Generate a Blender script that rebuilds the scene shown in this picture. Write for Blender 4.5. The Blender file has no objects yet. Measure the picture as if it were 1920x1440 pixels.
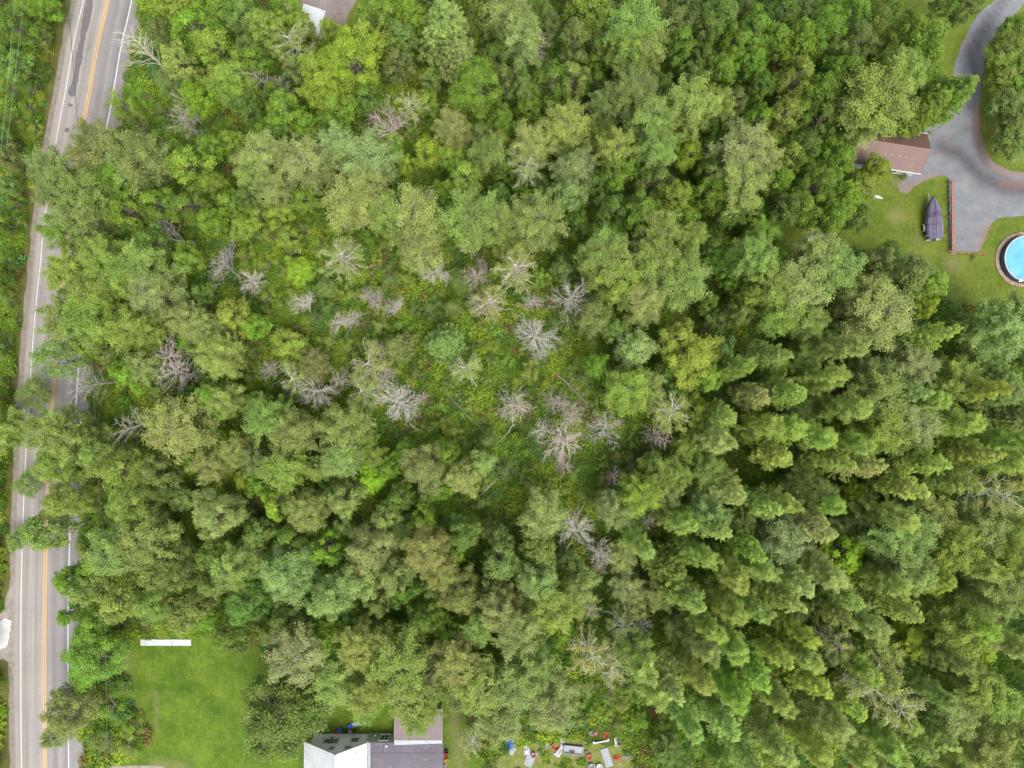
import bpy, math, random
import numpy as np
from math import radians, sin, cos, pi, atan2, hypot
from mathutils import Vector, Matrix, noise as mnoise
from mathutils.geometry import delaunay_2d_cdt

S = bpy.context.scene
C = S.collection

# ------------------------------------------------------------------ camera
CAM_H = 111.0
FPX = 1331.0                     # focal length in pixels of the 1920 px wide photograph
cam_d = bpy.data.cameras.new("camera")
cam_d.sensor_width = 36.0
cam_d.lens = 36.0 * FPX / 1920.0
cam_d.clip_start = 0.5
cam_d.clip_end = 6000.0
cam = bpy.data.objects.new("camera", cam_d)
cam.location = (0, 0, CAM_H)
C.objects.link(cam)
S.camera = cam

# ------------------------------------------------------------------ sky, sun, exposure
SUN_EL, SUN_AZ = 64.0, 145.0     # degrees; azimuth measured from the top of the photo, clockwise
w = bpy.data.worlds.new("World"); S.world = w; w.use_nodes = True
nt = w.node_tree; nt.nodes.clear()
sky = nt.nodes.new('ShaderNodeTexSky'); sky.sky_type = 'NISHITA'; sky.sun_disc = False
sky.sun_elevation = radians(SUN_EL); sky.sun_rotation = radians(SUN_AZ)
sky.dust_density = 3.0; sky.air_density = 1.2; sky.ozone_density = 0.6; sky.altitude = 200
hs = nt.nodes.new('ShaderNodeHueSaturation'); hs.inputs['Saturation'].default_value = 0.35
bg = nt.nodes.new('ShaderNodeBackground'); bg.inputs['Strength'].default_value = 0.15
wo = nt.nodes.new('ShaderNodeOutputWorld')
nt.links.new(sky.outputs[0], hs.inputs['Color']); nt.links.new(hs.outputs[0], bg.inputs[0]); nt.links.new(bg.outputs[0], wo.inputs[0])
sun_d = bpy.data.lights.new("sun", 'SUN'); sun_d.energy = 1.15; sun_d.angle = radians(35); sun_d.color = (1.0, 0.96, 0.9)
sun = bpy.data.objects.new("sun", sun_d); C.objects.link(sun)
sd = Vector((sin(radians(SUN_AZ)) * cos(radians(SUN_EL)), cos(radians(SUN_AZ)) * cos(radians(SUN_EL)), sin(radians(SUN_EL))))
sun.rotation_euler = sd.to_track_quat('Z', 'Y').to_euler()
sun.location = sd * 300
S.view_settings.view_transform = 'Standard'; S.view_settings.look = 'None'
S.view_settings.gamma = 1.0; S.view_settings.use_curve_mapping = False
S.view_settings.exposure = 1.46
S.render.engine = 'CYCLES'
S.cycles.max_bounces = 6; S.cycles.diffuse_bounces = 4; S.cycles.glossy_bounces = 2
S.cycles.transmission_bounces = 3; S.cycles.transparent_max_bounces = 6
S.cycles.use_denoising = True
S.cycles.sample_clamp_indirect = 4.0

# ------------------------------------------------------------------ helpers
def at(px, py, z=0.0):
    """world point that the photograph shows at pixel px, py when it lies at height z"""
    k = (CAM_H - z) / FPX
    return ((px - 960.0) * k, (720.0 - py) * k, z)
def xy(px, py, z=0.0):
    a = at(px, py, z); return (a[0], a[1])
def lin(c):
    if isinstance(c, str): c = [int(c[i:i + 2], 16) / 255 for i in (0, 2, 4)]
    return tuple((v / 12.92 if v <= .04045 else ((v + .055) / 1.055) ** 2.4) for v in c)

def tag(o, label=None, cat=None, group=None, kind=None):
    if label: o['label'] = label
    if cat: o['category'] = cat
    if group: o['group'] = group
    if kind: o['kind'] = kind
    return o
def empty(name, loc, rz=0.0, label=None, cat=None, group=None):
    o = bpy.data.objects.new(name, None); C.objects.link(o)
    o.location = loc; o.rotation_euler = (0, 0, rz); o.empty_display_size = .5
    return tag(o, label, cat, group)

class MB:
    """collects boxes, prisms, tubes, lathes; build() links ONE mesh object"""
    def __init__(s): s.v = []; s.f = []
    def add(s, vs, fs):
        n = len(s.v); s.v += [tuple(v) for v in vs]; s.f += [tuple(i + n for i in f) for f in fs]; return s
    def box(s, c, d, rz=0.0, rx=0.0, ry=0.0, bev=0.0):
        M = Matrix.Rotation(rz, 3, 'Z') @ Matrix.Rotation(ry, 3, 'Y') @ Matrix.Rotation(rx, 3, 'X')
        x, y, z = d[0] / 2, d[1] / 2, d[2] / 2
        b = min(bev, x * .9, y * .9)
        if b <= 0:
            P = [(-x, -y), (x, -y), (x, y), (-x, y)]
        else:
            P = [(-x + b, -y), (x - b, -y), (x, -y + b), (x, y - b), (x - b, y), (-x + b, y), (-x, y - b), (-x, -y + b)]
        n = len(P); vs = []
        for zz in (-z, z):
            for p in P: vs.append(M @ Vector((p[0], p[1], zz)) + Vector(c))
        fs = [tuple(range(n - 1, -1, -1)), tuple(range(n, 2 * n))] + [(i, (i + 1) % n, n + (i + 1) % n, n + i) for i in range(n)]
        return s.add(vs, fs)
    def prism(s, pts, z0, z1):
        n = len(pts)
        vs = [(p[0], p[1], z0) for p in pts] + [(p[0], p[1], z1) for p in pts]
        a = sum(pts[i][0] * pts[(i + 1) % n][1] - pts[(i + 1) % n][0] * pts[i][1] for i in range(n))
        fs = [tuple(range(n - 1, -1, -1)), tuple(range(n, 2 * n))] + [(i, (i + 1) % n, n + (i + 1) % n, n + i) for i in range(n)]
        if a < 0: fs = [tuple(reversed(f)) for f in fs]
        return s.add(vs, fs)
    def poly(s, pts):
        return s.add(pts, [tuple(range(len(pts)))])
    def slab(s, pts, t):
        """a sloped sheet: 3-D polygon pts given top side up, thickness t downward"""
        n = len(pts)
        vs = [tuple(p) for p in pts] + [(p[0], p[1], p[2] - t) for p in pts]
        fs = [tuple(range(n)), tuple(range(2 * n - 1, n - 1, -1))] + [(i, n + i, n + (i + 1) % n, (i + 1) % n) for i in range(n)]
        return s.add(vs, fs)
    def tube(s, pts, r, n=6, cap=True):
        pts = [Vector(p) for p in pts]
        rs = r if hasattr(r, '__len__') else [r] * len(pts)
        vs = []; fs = []
        for i, p in enumerate(pts):
            t = (pts[min(i + 1, len(pts) - 1)] - pts[max(i - 1, 0)])
            if t.length < 1e-6: t = Vector((0, 0, 1))
            t.normalize()
            a = t.cross(Vector((0, 0, 1)) if abs(t.z) < .9 else Vector((1, 0, 0))).normalized(); b = t.cross(a)
            for k in range(n):
                an = 2 * pi * k / n
                vs.append(p + (a * cos(an) + b * sin(an)) * rs[i])
        for i in range(len(pts) - 1):
            for k in range(n):
                fs.append((i * n + k, i * n + (k + 1) % n, (i + 1) * n + (k + 1) % n, (i + 1) * n + k))
        if cap:
            fs.append(tuple(range(n))); fs.append(tuple(reversed(range((len(pts) - 1) * n, len(pts) * n))))
        return s.add(vs, fs)
    def lathe(s, prof, n=16, c=(0, 0, 0), sx=1.0, sy=1.0):
        vs = []; fs = []
        for (r, z) in prof:
            for k in range(n):
                an = 2 * pi * k / n
                vs.append((c[0] + r * sx * cos(an), c[1] + r * sy * sin(an), c[2] + z))
        for i in range(len(prof) - 1):
            for k in range(n):
                fs.append((i * n + k, i * n + (k + 1) % n, (i + 1) * n + (k + 1) % n, (i + 1) * n + k))
        return s.add(vs, fs)
    def build(s, name, mat, parent=None, smooth=False):
        me = bpy.data.meshes.new(name); me.from_pydata(s.v, [], s.f); me.validate()
        if mat: me.materials.append(mat)
        if smooth:
            for p in me.polygons: p.use_smooth = True
        o = bpy.data.objects.new(name, me); C.objects.link(o)
        if parent: o.parent = parent
        return o

# ------------------------------------------------------------------ materials
MATS = {}
GK = .62                         # real surfaces are darker than they look in the picture
def lk(c): return tuple(v * GK for v in lin(c))
def new_mat(name):
    m = bpy.data.materials.new(name); m.use_nodes = True; t = m.node_tree
    for n in list(t.nodes): t.nodes.remove(n)
    out = t.nodes.new('ShaderNodeOutputMaterial'); b = t.nodes.new('ShaderNodeBsdfPrincipled')
    t.links.new(b.outputs[0], out.inputs[0]); MATS[name] = m
    return m, t, b, out
def N(t, kind, **kw):
    n = t.nodes.new(kind)
    for k, v in kw.items():
        if k in n.inputs: n.inputs[k].default_value = v
        else: setattr(n, k, v)
    return n
def mixc(t, fac, a, b, blend='MIX'):
    m = t.nodes.new('ShaderNodeMix'); m.data_type = 'RGBA'; m.blend_type = blend
    for sock, v in ((m.inputs[0], fac), (m.inputs[6], a), (m.inputs[7], b)):
        if hasattr(v, 'is_linked'): t.links.new(v, sock)
        elif isinstance(v, tuple): sock.default_value = (*v[:3], 1)
        else: sock.default_value = v
    return m.outputs[2]
def ramp(t, src, stops):
    r = t.nodes.new('ShaderNodeValToRGB'); e = r.color_ramp.elements
    while len(e) < len(stops): e.new(.5)
    for i, (p, c) in enumerate(stops):
        e[i].position = p; e[i].color = (*c, 1) if isinstance(c, tuple) else (c, c, c, 1)
    t.links.new(src, r.inputs[0]); return r.outputs[0]
def noise(t, scale, detail=4, rough=.55, stretch=None, coord='Object', dist=0.0):
    tc = t.nodes.new('ShaderNodeTexCoord'); n = N(t, 'ShaderNodeTexNoise', Scale=scale, Detail=detail, Roughness=rough, Distortion=dist)
    src = tc.outputs[coord]
    if stretch:
        mp = t.nodes.new('ShaderNodeMapping'); mp.inputs['Scale'].default_value = stretch
        t.links.new(src, mp.inputs[0]); src = mp.outputs[0]
    t.links.new(src, n.inputs['Vector']); return n.outputs['Fac']
def bump(t, b, src, strength=.3, dist=.05):
    n = N(t, 'ShaderNodeBump', Strength=strength, Distance=dist); t.links.new(src, n.inputs['Height']); t.links.new(n.outputs[0], b.inputs['Normal'])

def mat_mottled(name, c1, c2, scale=3.0, rough=.8, bumps=.2, fine=40.0, c3=None, spec=.3):
    """a surface with blotches of two colours and fine grain"""
    c1 = tuple(v * GK for v in c1); c2 = tuple(v * GK for v in c2)
    if c3: c3 = tuple(v * GK for v in c3)
    m, t, b, _ = new_mat(name)
    a = ramp(t, noise(t, scale, 5), [(.32, c1), (.68, c2)])
    g = ramp(t, noise(t, fine, 3), [(.3, .82), (.7, 1.12)])
    c = mixc(t, 1.0, a, g, 'MULTIPLY')
    if c3: c = mixc(t, ramp(t, noise(t, scale * 2.7, 4), [(.58, 0.0), (.7, 1.0)]), c, c3)
    t.links.new(c, b.inputs['Base Color']); b.inputs['Roughness'].default_value = rough
    b.inputs['Specular IOR Level'].default_value = spec
    if bumps: bump(t, b, g, bumps, .02)
    return m
def mat_leaf(name, inst=False, spec=.22, trans=.40):
    """leaves: colour comes from the object (or the instanced clump), each leaf a little different"""
    m, t, b, out = new_mat(name)
    if inst: src = N(t, 'ShaderNodeAttribute', attribute_type='INSTANCER', attribute_name='col').outputs['Color']
    else: src = N(t, 'ShaderNodeObjectInfo').outputs['Color']
    at_ = N(t, 'ShaderNodeAttribute', attribute_type='GEOMETRY', attribute_name='v')
    sep = N(t, 'ShaderNodeSeparateColor'); t.links.new(at_.outputs['Color'], sep.inputs[0])
    br = ramp(t, sep.outputs[0], [(0.0, .58), (1.0, 1.5)])
    c = mixc(t, 1.0, src, br, 'MULTIPLY')
    hue = N(t, 'ShaderNodeHueSaturation', Saturation=1.0); mr = N(t, 'ShaderNodeMapRange'); mr.inputs['To Min'].default_value = .485; mr.inputs['To Max'].default_value = .515
    t.links.new(sep.outputs[1], mr.inputs[0]); t.links.new(mr.outputs[0], hue.inputs['Hue']); t.links.new(c, hue.inputs['Color'])
    # a few dry leaves
    dry = ramp(t, sep.outputs[2], [(.975, 0.0), (.985, 1.0)])
    c = mixc(t, mixc(t, 1.0, dry, (.45, .45, .45), 'MULTIPLY'), hue.outputs[0], (.30, .20, .06))
    t.links.new(c, b.inputs['Base Color']); b.inputs['Roughness'].default_value = .42; b.inputs['Specular IOR Level'].default_value = spec
    tr = N(t, 'ShaderNodeBsdfTranslucent'); mx = N(t, 'ShaderNodeMixShader', Fac=trans)
    c2 = mixc(t, 1.0, c, (1.15, 1.25, .6), 'MULTIPLY'); t.links.new(c2, tr.inputs[0])
    t.links.new(b.outputs[0], mx.inputs[1]); t.links.new(tr.outputs[0], mx.inputs[2]); t.links.new(mx.outputs[0], out.inputs[0])
    return m
LEAF = mat_leaf('leaf'); LEAF_I = mat_leaf('undergrowth_leaf', True, .15)
BARK = mat_mottled('bark', (.24, .20, .15), (.38, .33, .26), 6, .9, .3)
BARK_PALE = mat_mottled('pale_bark', (.30, .29, .25), (.46, .45, .40), 3, .8, .2, 30, (.12, .11, .09))
def mat_deadwood():
    m, t, b, _ = new_mat('dead_wood')
    src = N(t, 'ShaderNodeObjectInfo').outputs['Color']
    g = ramp(t, noise(t, 2.5, 4), [(.3, .72), (.7, 1.25)])
    c = mixc(t, 1.0, src, g, 'MULTIPLY'); t.links.new(c, b.inputs['Base Color']); b.inputs['Roughness'].default_value = .85
    return m
DEADWOOD = mat_deadwood()

# ------------------------------------------------------------------ leaf and branch builders (numpy)
def leaf_mesh(name, cen, nrm, length, width, v, rng, mat, axis=None):
    """one small diamond leaf per centre; nrm = facing, axis = optional growth direction"""
    n = len(cen)
    nrm = nrm / (np.linalg.norm(nrm, axis=1, keepdims=True) + 1e-9)
    if axis is None: axis = rng.normal(size=(n, 3))
    t = axis - nrm * (axis * nrm).sum(1, keepdims=True); t /= (np.linalg.norm(t, axis=1, keepdims=True) + 1e-9)
    s = np.cross(nrm, t)
    L = (length * rng.uniform(.7, 1.3, n))[:, None]; W = (width * rng.uniform(.7, 1.3, n))[:, None]
    V = np.empty((n, 4, 3), np.float32)
    V[:, 0] = cen - t * L * .5; V[:, 1] = cen + s * W * .5 - t * L * .08; V[:, 2] = cen + t * L * .5; V[:, 3] = cen - s * W * .5 - t * L * .08
    me = bpy.data.meshes.new(name)
    me.vertices.add(n * 4); me.vertices.foreach_set('co', V.reshape(-1))
    me.loops.add(n * 4); me.loops.foreach_set('vertex_index', np.arange(n * 4, dtype=np.int32))
    me.polygons.add(n); me.polygons.foreach_set('loop_start', np.arange(0, n * 4, 4, dtype=np.int32))
    a = me.attributes.new('v', 'FLOAT_COLOR', 'FACE')
    col = np.ones((n, 4), np.float32); col[:, 0] = np.clip(v, 0, 1); col[:, 1] = rng.uniform(0, 1, n); col[:, 2] = rng.uniform(0, 1, n)
    a.data.foreach_set('color', col.reshape(-1))
    me.materials.append(mat); me.update(calc_edges=True)
    return me
def unit(v): return v / (np.linalg.norm(v, axis=-1, keepdims=True) + 1e-9)
def stick_mesh(name, lines, mat, n=4):
    """lines: list of (points, radii)"""
    mb = MB()
    for pts, rs in lines: mb.tube(pts, rs, n, False)
    me = bpy.data.meshes.new(name); me.from_pydata(mb.v, [], mb.f); me.materials.append(mat)
    for p in me.polygons: p.use_smooth = True
    return me
def arc(p, q, lift, k, rng, wob=.06):
    p = np.array(p, float); q = np.array(q, float); L = np.linalg.norm(q - p)
    out = []
    for i in range(k + 1):
        u = i / k
        x = p + (q - p) * u + np.array((0, 0, lift * 4 * u * (1 - u)))
        if 0 < i < k: x = x + rng.normal(size=3) * wob * L / 2
        out.append(tuple(x))
    return out
def trunk_pts(h, rng, lean=.25):
    a, b = rng.normal(size=2) * lean
    return [(a * (z / h) ** 1.5 + rng.normal() * .06 * (0 < z), b * (z / h) ** 1.5 + rng.normal() * .06 * (0 < z), z) for z in np.linspace(0, h, 7)]
def on_trunk(tp, z):
    for i in range(len(tp) - 1):
        if tp[i + 1][2] >= z:
            u = (z - tp[i][2]) / (tp[i + 1][2] - tp[i][2] + 1e-9)
            return tuple(tp[i][j] + (tp[i + 1][j] - tp[i][j]) * u for j in range(3))
    return tp[-1]

def proto_broadleaf(seed, nl=34, leaf=.27, H=14.0, R=3.5, base=.30, loose=0.0, lr=1.0):
    """a maple-like tree: limbs carry rounded boughs, each bough a bunch of leaf sprays"""
    rng = np.random.default_rng(seed)
    tp = trunk_pts(H * .66, rng)
    rad = [.2, .18, .16, .13, .10, .07, .03]
    cz = H * (base + 1) / 2; rz = H * (1 - base) / 2
    lobes = [(np.array((R * .13 * cos(a + seed), R * .13 * sin(a + seed), cz + rz * .86 - .25 * R * .3 * k)), .95 * R / 3.5, unit(np.array((cos(a), sin(a), 2.5))), rng.uniform(.35, .7)) for k, a in enumerate((0, 2.1, 4.2))] + [(np.array((0, 0, cz + rz * .88)), .8 * R / 3.5, np.array((0, 0, 1.0)), .5)]; tries = 0
    while len(lobes) < nl and tries < 4000:
        tries += 1
        d = unit(rng.normal(size=3)); d[2] = d[2] * .9 + .22
        d = unit(d); k = rng.uniform(.62, .98)
        wob = 1 + .16 * sin(3 * atan2(d[1], d[0]) + seed) + .10 * sin(5 * atan2(d[1], d[0]) + seed * 2.1)
        c = np.array((d[0] * R * k * wob * .86, d[1] * R * k * wob * .86, cz + d[2] * rz * k * .9))
        r = rng.uniform(.62, 1.15) * R / 3.5 * lr
        if all(np.linalg.norm((c - l[0]) * (1, 1, .7)) > (r + l[1]) * .52 for l in lobes): lobes.append((c, r, d, rng.uniform(.25, .75)))
    cen = []; nrm = []; val = []; lines = []
    for c, r, d, lv in lobes:
        z0 = max(H * base * .7, c[2] - abs(hypot(c[0], c[1])) * .75 - .6)
        p0 = on_trunk(tp, min(z0, H * .65))
        lines.append((arc(p0, c, .15, 4, rng), [.075, .06, .045, .03, .02]))
        m = int(rng.integers(9, 14) * (r / (R / 3.5) / lr) * (1 - loose * .4))
        for i in range(m):
            dd = unit(rng.normal(size=3) + np.array((0, 0, .55)) + d * .6)
            sc = c + dd * r * rng.uniform(.45, 1.05) * np.array((1, 1, .75))
            sr = rng.uniform(.2, .34) * R / 3.5 * (.5 + .5 * lr) * (1 + loose)
            n = int(rng.integers(22, 34) * (1 - loose * .3))
            off = rng.normal(size=(n, 3)) * sr * np.array((1, 1, .5))
            off[:, 2] -= (off[:, 0] ** 2 + off[:, 1] ** 2) * .5 / sr * .6
            cen.append(sc + off)
            nrm.append(unit(rng.normal(size=(n, 3)) * .5 + np.array((0, 0, 1.05)) + unit(off + 1e-6) * .5 + dd * .35))
            val.append(np.clip(lv + rng.normal() * .12 + rng.normal(size=n) * .14, 0, 1))
            if rng.random() < .35: lines.append((arc(c, sc, 0, 2, rng), [.02, .015, .01]))
    cen = np.concatenate(cen); nrm = np.concatenate(nrm); val = np.concatenate(val)
    return dict(crown=leaf_mesh('crown', cen, nrm, leaf * R / 3.5, leaf * .72 * R / 3.5, val, rng, LEAF),
                trunk=stick_mesh('trunk', [(tp, rad)], BARK, 8), limbs=stick_mesh('limbs', lines, BARK), H=H, R=R)

def proto_aspen(seed, H=16.0, R=2.7, base=.36, nb=54, fill=1.0, leaf=.18, twig_r=.8, bark=None, cone=0.0, wr=.62, more=1.0):
    """aspen or birch: pale steep limbs with fine fluttering foliage along every twig"""
    rng = np.random.default_rng(seed)
    tp = trunk_pts(H * .97, rng, .35); rad = [.16, .145, .125, .10, .075, .05, .02]
    lines = []; cen = []; nrm = []; val = []; ax = []
    for b in range(nb):
        u = (b + rng.uniform(0, 1)) / nb
        z0 = H * (base * .9 + (0.96 - base * .9) * u)
        prof = (1 - max(0, (u - .35) / .65) ** 2.0) ** .5 * (.55 + .45 * min(1, u / .3))
        prof = prof * (1 - cone) + cone * (1.08 - u) ** .8
        L = R * prof * rng.uniform(.78, 1.12) + .35
        az = b * 2.4 + rng.uniform(-.5, .5) + seed
        el = radians(rng.uniform(20, 45) + 25 * u)
        p0 = np.array(on_trunk(tp, z0)); hor = np.array((cos(az), sin(az), 0))
        tip = p0 + hor * L + np.array((0, 0, L * math.tan(el) * .7))
        tip[2] = min(tip[2], H * (1.0 + .02 * rng.normal()))
        pts = arc(p0, tip, .12, 4, rng, .05)
        lines.append((pts, [.05 * twig_r, .042 * twig_r, .032 * twig_r, .022 * twig_r, .012 * twig_r]))
        lv = rng.uniform(.3, .7)
        P = np.array(pts)
        for s in range(int(rng.integers(5, 8))):
            q = rng.uniform(.28, 1.0); i = min(int(q * 4), 3); base_p = P[i] + (P[i + 1] - P[i]) * (q * 4 - i)
            td = unit(hor * rng.uniform(.3, 1.1) + rng.normal(size=3) * .6 + np.array((0, 0, .35)))
            tl = rng.uniform(.5, 1.05) * R / 2.7
            te = base_p + td * tl - np.array((0, 0, .12))
            lines.append(([tuple(base_p), tuple((base_p + te) / 2 + np.array((0, 0, .05))), tuple(te)], [.018 * twig_r, .013 * twig_r, .007 * twig_r]))
            if rng.random() > fill: continue
            n = int(rng.integers(52, 78) * more)
            k = rng.uniform(.1, 1.15, n)[:, None]
            off = rng.normal(size=(n, 3)) * np.array((.21, .21, .13)) * R / 2.7
            cen.append(base_p + (te - base_p) * k + off); ax.append(np.tile(td, (n, 1)) + rng.normal(size=(n, 3)) * .6)
            nrm.append(unit(rng.normal(size=(n, 3)) * .6 + np.array((0, 0, 1.0)) + hor * .25))
            val.append(np.clip(lv + rng.normal() * .1 + rng.normal(size=n) * .16, 0, 1))
    cen = np.concatenate(cen); nrm = np.concatenate(nrm); val = np.concatenate(val); ax = np.concatenate(ax)
    bk = bark or BARK_PALE
    return dict(crown=leaf_mesh('crown', cen, nrm, leaf, leaf * wr, val, rng, LEAF, ax),
                trunk=stick_mesh('trunk', [(tp, rad)], bk, 8), limbs=stick_mesh('limbs', lines, bk), H=H, R=R)

def proto_pine(seed, H=14.0, R=3.2, dense=1.0, droop=.0, base=.22, shape=1.0, rag=0.0):
    """white pine or spruce: whorls of plumes set with needle tufts"""
    rng = np.random.default_rng(seed)
    tp = trunk_pts(H, rng, .12); rad = [.2, .18, .15, .12, .09, .055, .015]
    lines = []; cen = []; nrm = []; val = []; ax = []
    nw = 17
    for wv in range(nw):
        u = wv / (nw - 1); z0 = H * (base + (0.985 - base) * u)
        Lw = R * ((1 - u) ** (.75 * shape) * .95 + .10) * (1 if u > .12 else .8)
        nbr = 7 if u < .8 else 5
        for b in range(nbr):
            az = 2 * pi * (b + rng.uniform(-.25, .25)) / nbr + wv * .45
            L = Lw * rng.uniform(.72 - rag, 1.12 + rag); hor = np.array((cos(az), sin(az), 0)); side = np.array((-sin(az), cos(az), 0))
            p0 = np.array(on_trunk(tp, z0)); tip = p0 + hor * L + np.array((0, 0, L * (rng.uniform(.1, .35 + rag) - droop)))
            pts = arc(p0, tip, -.08 * L + droop * .3 * L, 4, rng, .03); P = np.array(pts)
            lines.append((pts, [.04, .034, .027, .02, .01]))
            lv = rng.uniform(.3, .7); nt_ = int(max(4, L * 7.5 * dense))
            for s in range(nt_):
                q = rng.uniform(.18, 1.0) ** .8; i = min(int(q * 4), 3); bp = P[i] + (P[i + 1] - P[i]) * (q * 4 - i)
                wd = L * .30 * (1 - abs(q - .45)) * rng.choice((-1, 1)) * rng.uniform(.1, 1.1)
                c = bp + side * wd + hor * abs(wd) * .55 + np.array((0, 0, rng.uniform(-.02, .10)))
                td = unit(hor * 1.1 + side * np.sign(wd) * .8 * min(1, abs(wd) * 2) + np.array((0, 0, .35 - droop)))
                n = int(rng.integers(13, 20))
                dirs = unit(td + rng.normal(size=(n, 3)) * .42); off = rng.normal(size=(n, 3)) * .07
                cen.append(c + off + dirs * .13); ax.append(dirs)
                nrm.append(unit(rng.normal(size=(n, 3)) * .5 + np.array((0, 0, 1.0))))
                val.append(np.clip(lv + rng.normal() * .12 + rng.normal(size=n) * .12, 0, 1))
    cen = np.concatenate(cen); nrm = np.concatenate(nrm); val = np.concatenate(val); ax = np.concatenate(ax)
    return dict(crown=leaf_mesh('crown', cen, nrm, .34, .085, val, rng, LEAF, ax),
                trunk=stick_mesh('trunk', [(tp, rad)], BARK, 8), limbs=stick_mesh('limbs', lines, BARK), H=H, R=R)

def proto_dead(seed, H=10.0, R=3.0, nb=24, base=.35, up=.55, one_side=0.0, fine=1.0):
    """a bare snag: grey limbs radiating and forking three times"""
    rng = np.random.default_rng(seed)
    tp = trunk_pts(H * .93, rng, .25); rad = [.17, .15, .13, .11, .085, .06, .03]
    lines = []
    for b in range(nb):
        u = (b + rng.uniform(0, 1)) / nb
        z0 = H * (base + (.93 - base) * u); az = b * 2.4 + rng.uniform(-.45, .45)
        if one_side: az = az % (2 * pi); az = (az - pi) * (1 - one_side * .6)
        L = R * (1 - .45 * u) * rng.uniform(.65, 1.15)
        p0 = np.array(on_trunk(tp, z0)); hor = np.array((cos(az), sin(az), 0))
        tip = p0 + hor * L + np.array((0, 0, L * up * rng.uniform(.5, 1.5)))
        pts = arc(p0, tip, rng.uniform(-.1, .25), 5, rng, .055); P = np.array(pts)
        lines.append((pts, [.036, .032, .027, .021, .015, .009]))
        for s in range(int(rng.integers(6, 11) * fine)):
            q = rng.uniform(.2, .97); i = min(int(q * 5), 4); bp = P[i] + (P[i + 1] - P[i]) * (q * 5 - i)
            sg = rng.choice((-1, 1)); side = np.array((-sin(az), cos(az), 0)) * sg
            td = unit(hor * 1.0 + side * rng.uniform(.3, 1.0) + np.array((0, 0, rng.uniform(-.2, .6))))
            tl = L * rng.uniform(.16, .40); te = bp + td * tl
            sp = arc(bp, te, .03, 3, rng, .10); lines.append((sp, [.018, .016, .012, .008])); SP = np.array(sp)
            for k in range(int(rng.integers(2, 4) * fine)):
                j = int(rng.integers(1, 4)); tb = SP[j]
                t2 = unit(td + rng.normal(size=3) * .6); te2 = tb + t2 * tl * rng.uniform(.25, .55)
                lines.append(([tuple(tb), tuple(te2)], [.011, .007]))
    return dict(trunk=stick_mesh('trunk', [(tp, rad)], DEADWOOD, 7), limbs=stick_mesh('limbs', lines, DEADWOOD), H=H, R=R)

# ------------------------------------------------------------------ the ground and what is laid on it
def inside(P, poly):
    """numpy point-in-polygon"""
    x, y = P[:, 0], P[:, 1]; r = np.zeros(len(P), bool); n = len(poly)
    for i in range(n):
        x1, y1 = poly[i]; x2, y2 = poly[(i + 1) % n]
        if y1 == y2: continue
        c = ((y1 > y) != (y2 > y)) & (x < (x2 - x1) * (y - y1) / (y2 - y1) + x1)
        r ^= c
    return r
def smooth_poly(pts, step=.6, amp=.15, seed=0, closed=True):
    """Catmull-Rom through the points, resampled, with a ragged edge"""
    rnd = random.Random(seed); n = len(pts); out = []
    for i in range(n if closed else n - 1):
        g = lambda j: Vector(pts[j % n] if closed else pts[max(0, min(n - 1, j))])
        p0, p1, p2, p3 = g(i - 1), g(i), g(i + 1), g(i + 2)
        L = (p2 - p1).length; k = max(1, int(L / step))
        for s in range(k):
            u = s / k
            q = .5 * ((2 * p1) + (p2 - p0) * u + (2 * p0 - 5 * p1 + 4 * p2 - p3) * u * u + (3 * p1 - p0 - 3 * p2 + p3) * u ** 3)
            nz = mnoise.noise(Vector((q.x * .9, q.y * .9, seed * 3.1)))
            out.append((q.x + nz * amp + rnd.uniform(-amp, amp) * .25, q.y + mnoise.noise(Vector((q.x * .9, q.y * .9, 50 + seed))) * amp))
    return out
def sheet(name, poly, z, mat, grid=1.2, attr=None, parent=None):
    """a flat sheet filling the polygon, triangulated with inner points so that it can carry wear"""
    P = np.array(poly); lo, hi = P.min(0), P.max(0)
    gx, gy = np.meshgrid(np.arange(lo[0], hi[0], grid), np.arange(lo[1], hi[1], grid))
    G = np.stack([gx.ravel(), gy.ravel()], 1)
    G = G[inside(G, poly)]
    # drop grid points hugging the edge
    if len(G):
        d = np.min(np.linalg.norm(G[:, None] - P[None, ::max(1, len(P) // 300)], axis=2), axis=1); G = G[d > grid * .45]
    vs = [Vector(p) for p in poly] + [Vector(g) for g in G]; n = len(poly)
    r = delaunay_2d_cdt(vs, [], [list(range(n))] if sum(poly[i][0] * poly[(i + 1) % n][1] - poly[(i + 1) % n][0] * poly[i][1] for i in range(n)) > 0 else [list(range(n - 1, -1, -1))], 1, 1e-4)
    me = bpy.data.meshes.new(name); me.from_pydata([(v.x, v.y, z) for v in r[0]], [], [tuple(f) for f in r[2]])
    me.materials.append(mat)
    if attr is not None:
        a = me.attributes.new('wear', 'FLOAT_COLOR', 'POINT'); q = np.array([(v.x, v.y) for v in r[0]])
        col = np.ones((len(q), 4), np.float32); col[:, :3] = attr(q); a.data.foreach_set('color', col.ravel())
    o = bpy.data.objects.new(name, me); C.objects.link(o)
    if parent: o.parent = parent
    return o
def dist_line(q, line):
    d = np.full(len(q), 1e9)
    for a, b in zip(line[:-1], line[1:]):
        a = np.array(a); b = np.array(b); ab = b - a
        u = np.clip(((q - a) @ ab) / (ab @ ab), 0, 1)
        d = np.minimum(d, np.linalg.norm(q - (a + u[:, None] * ab), axis=1))
    return d
PX = lambda L, z=0.0: [xy(a, b, z) for a, b in L]

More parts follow.
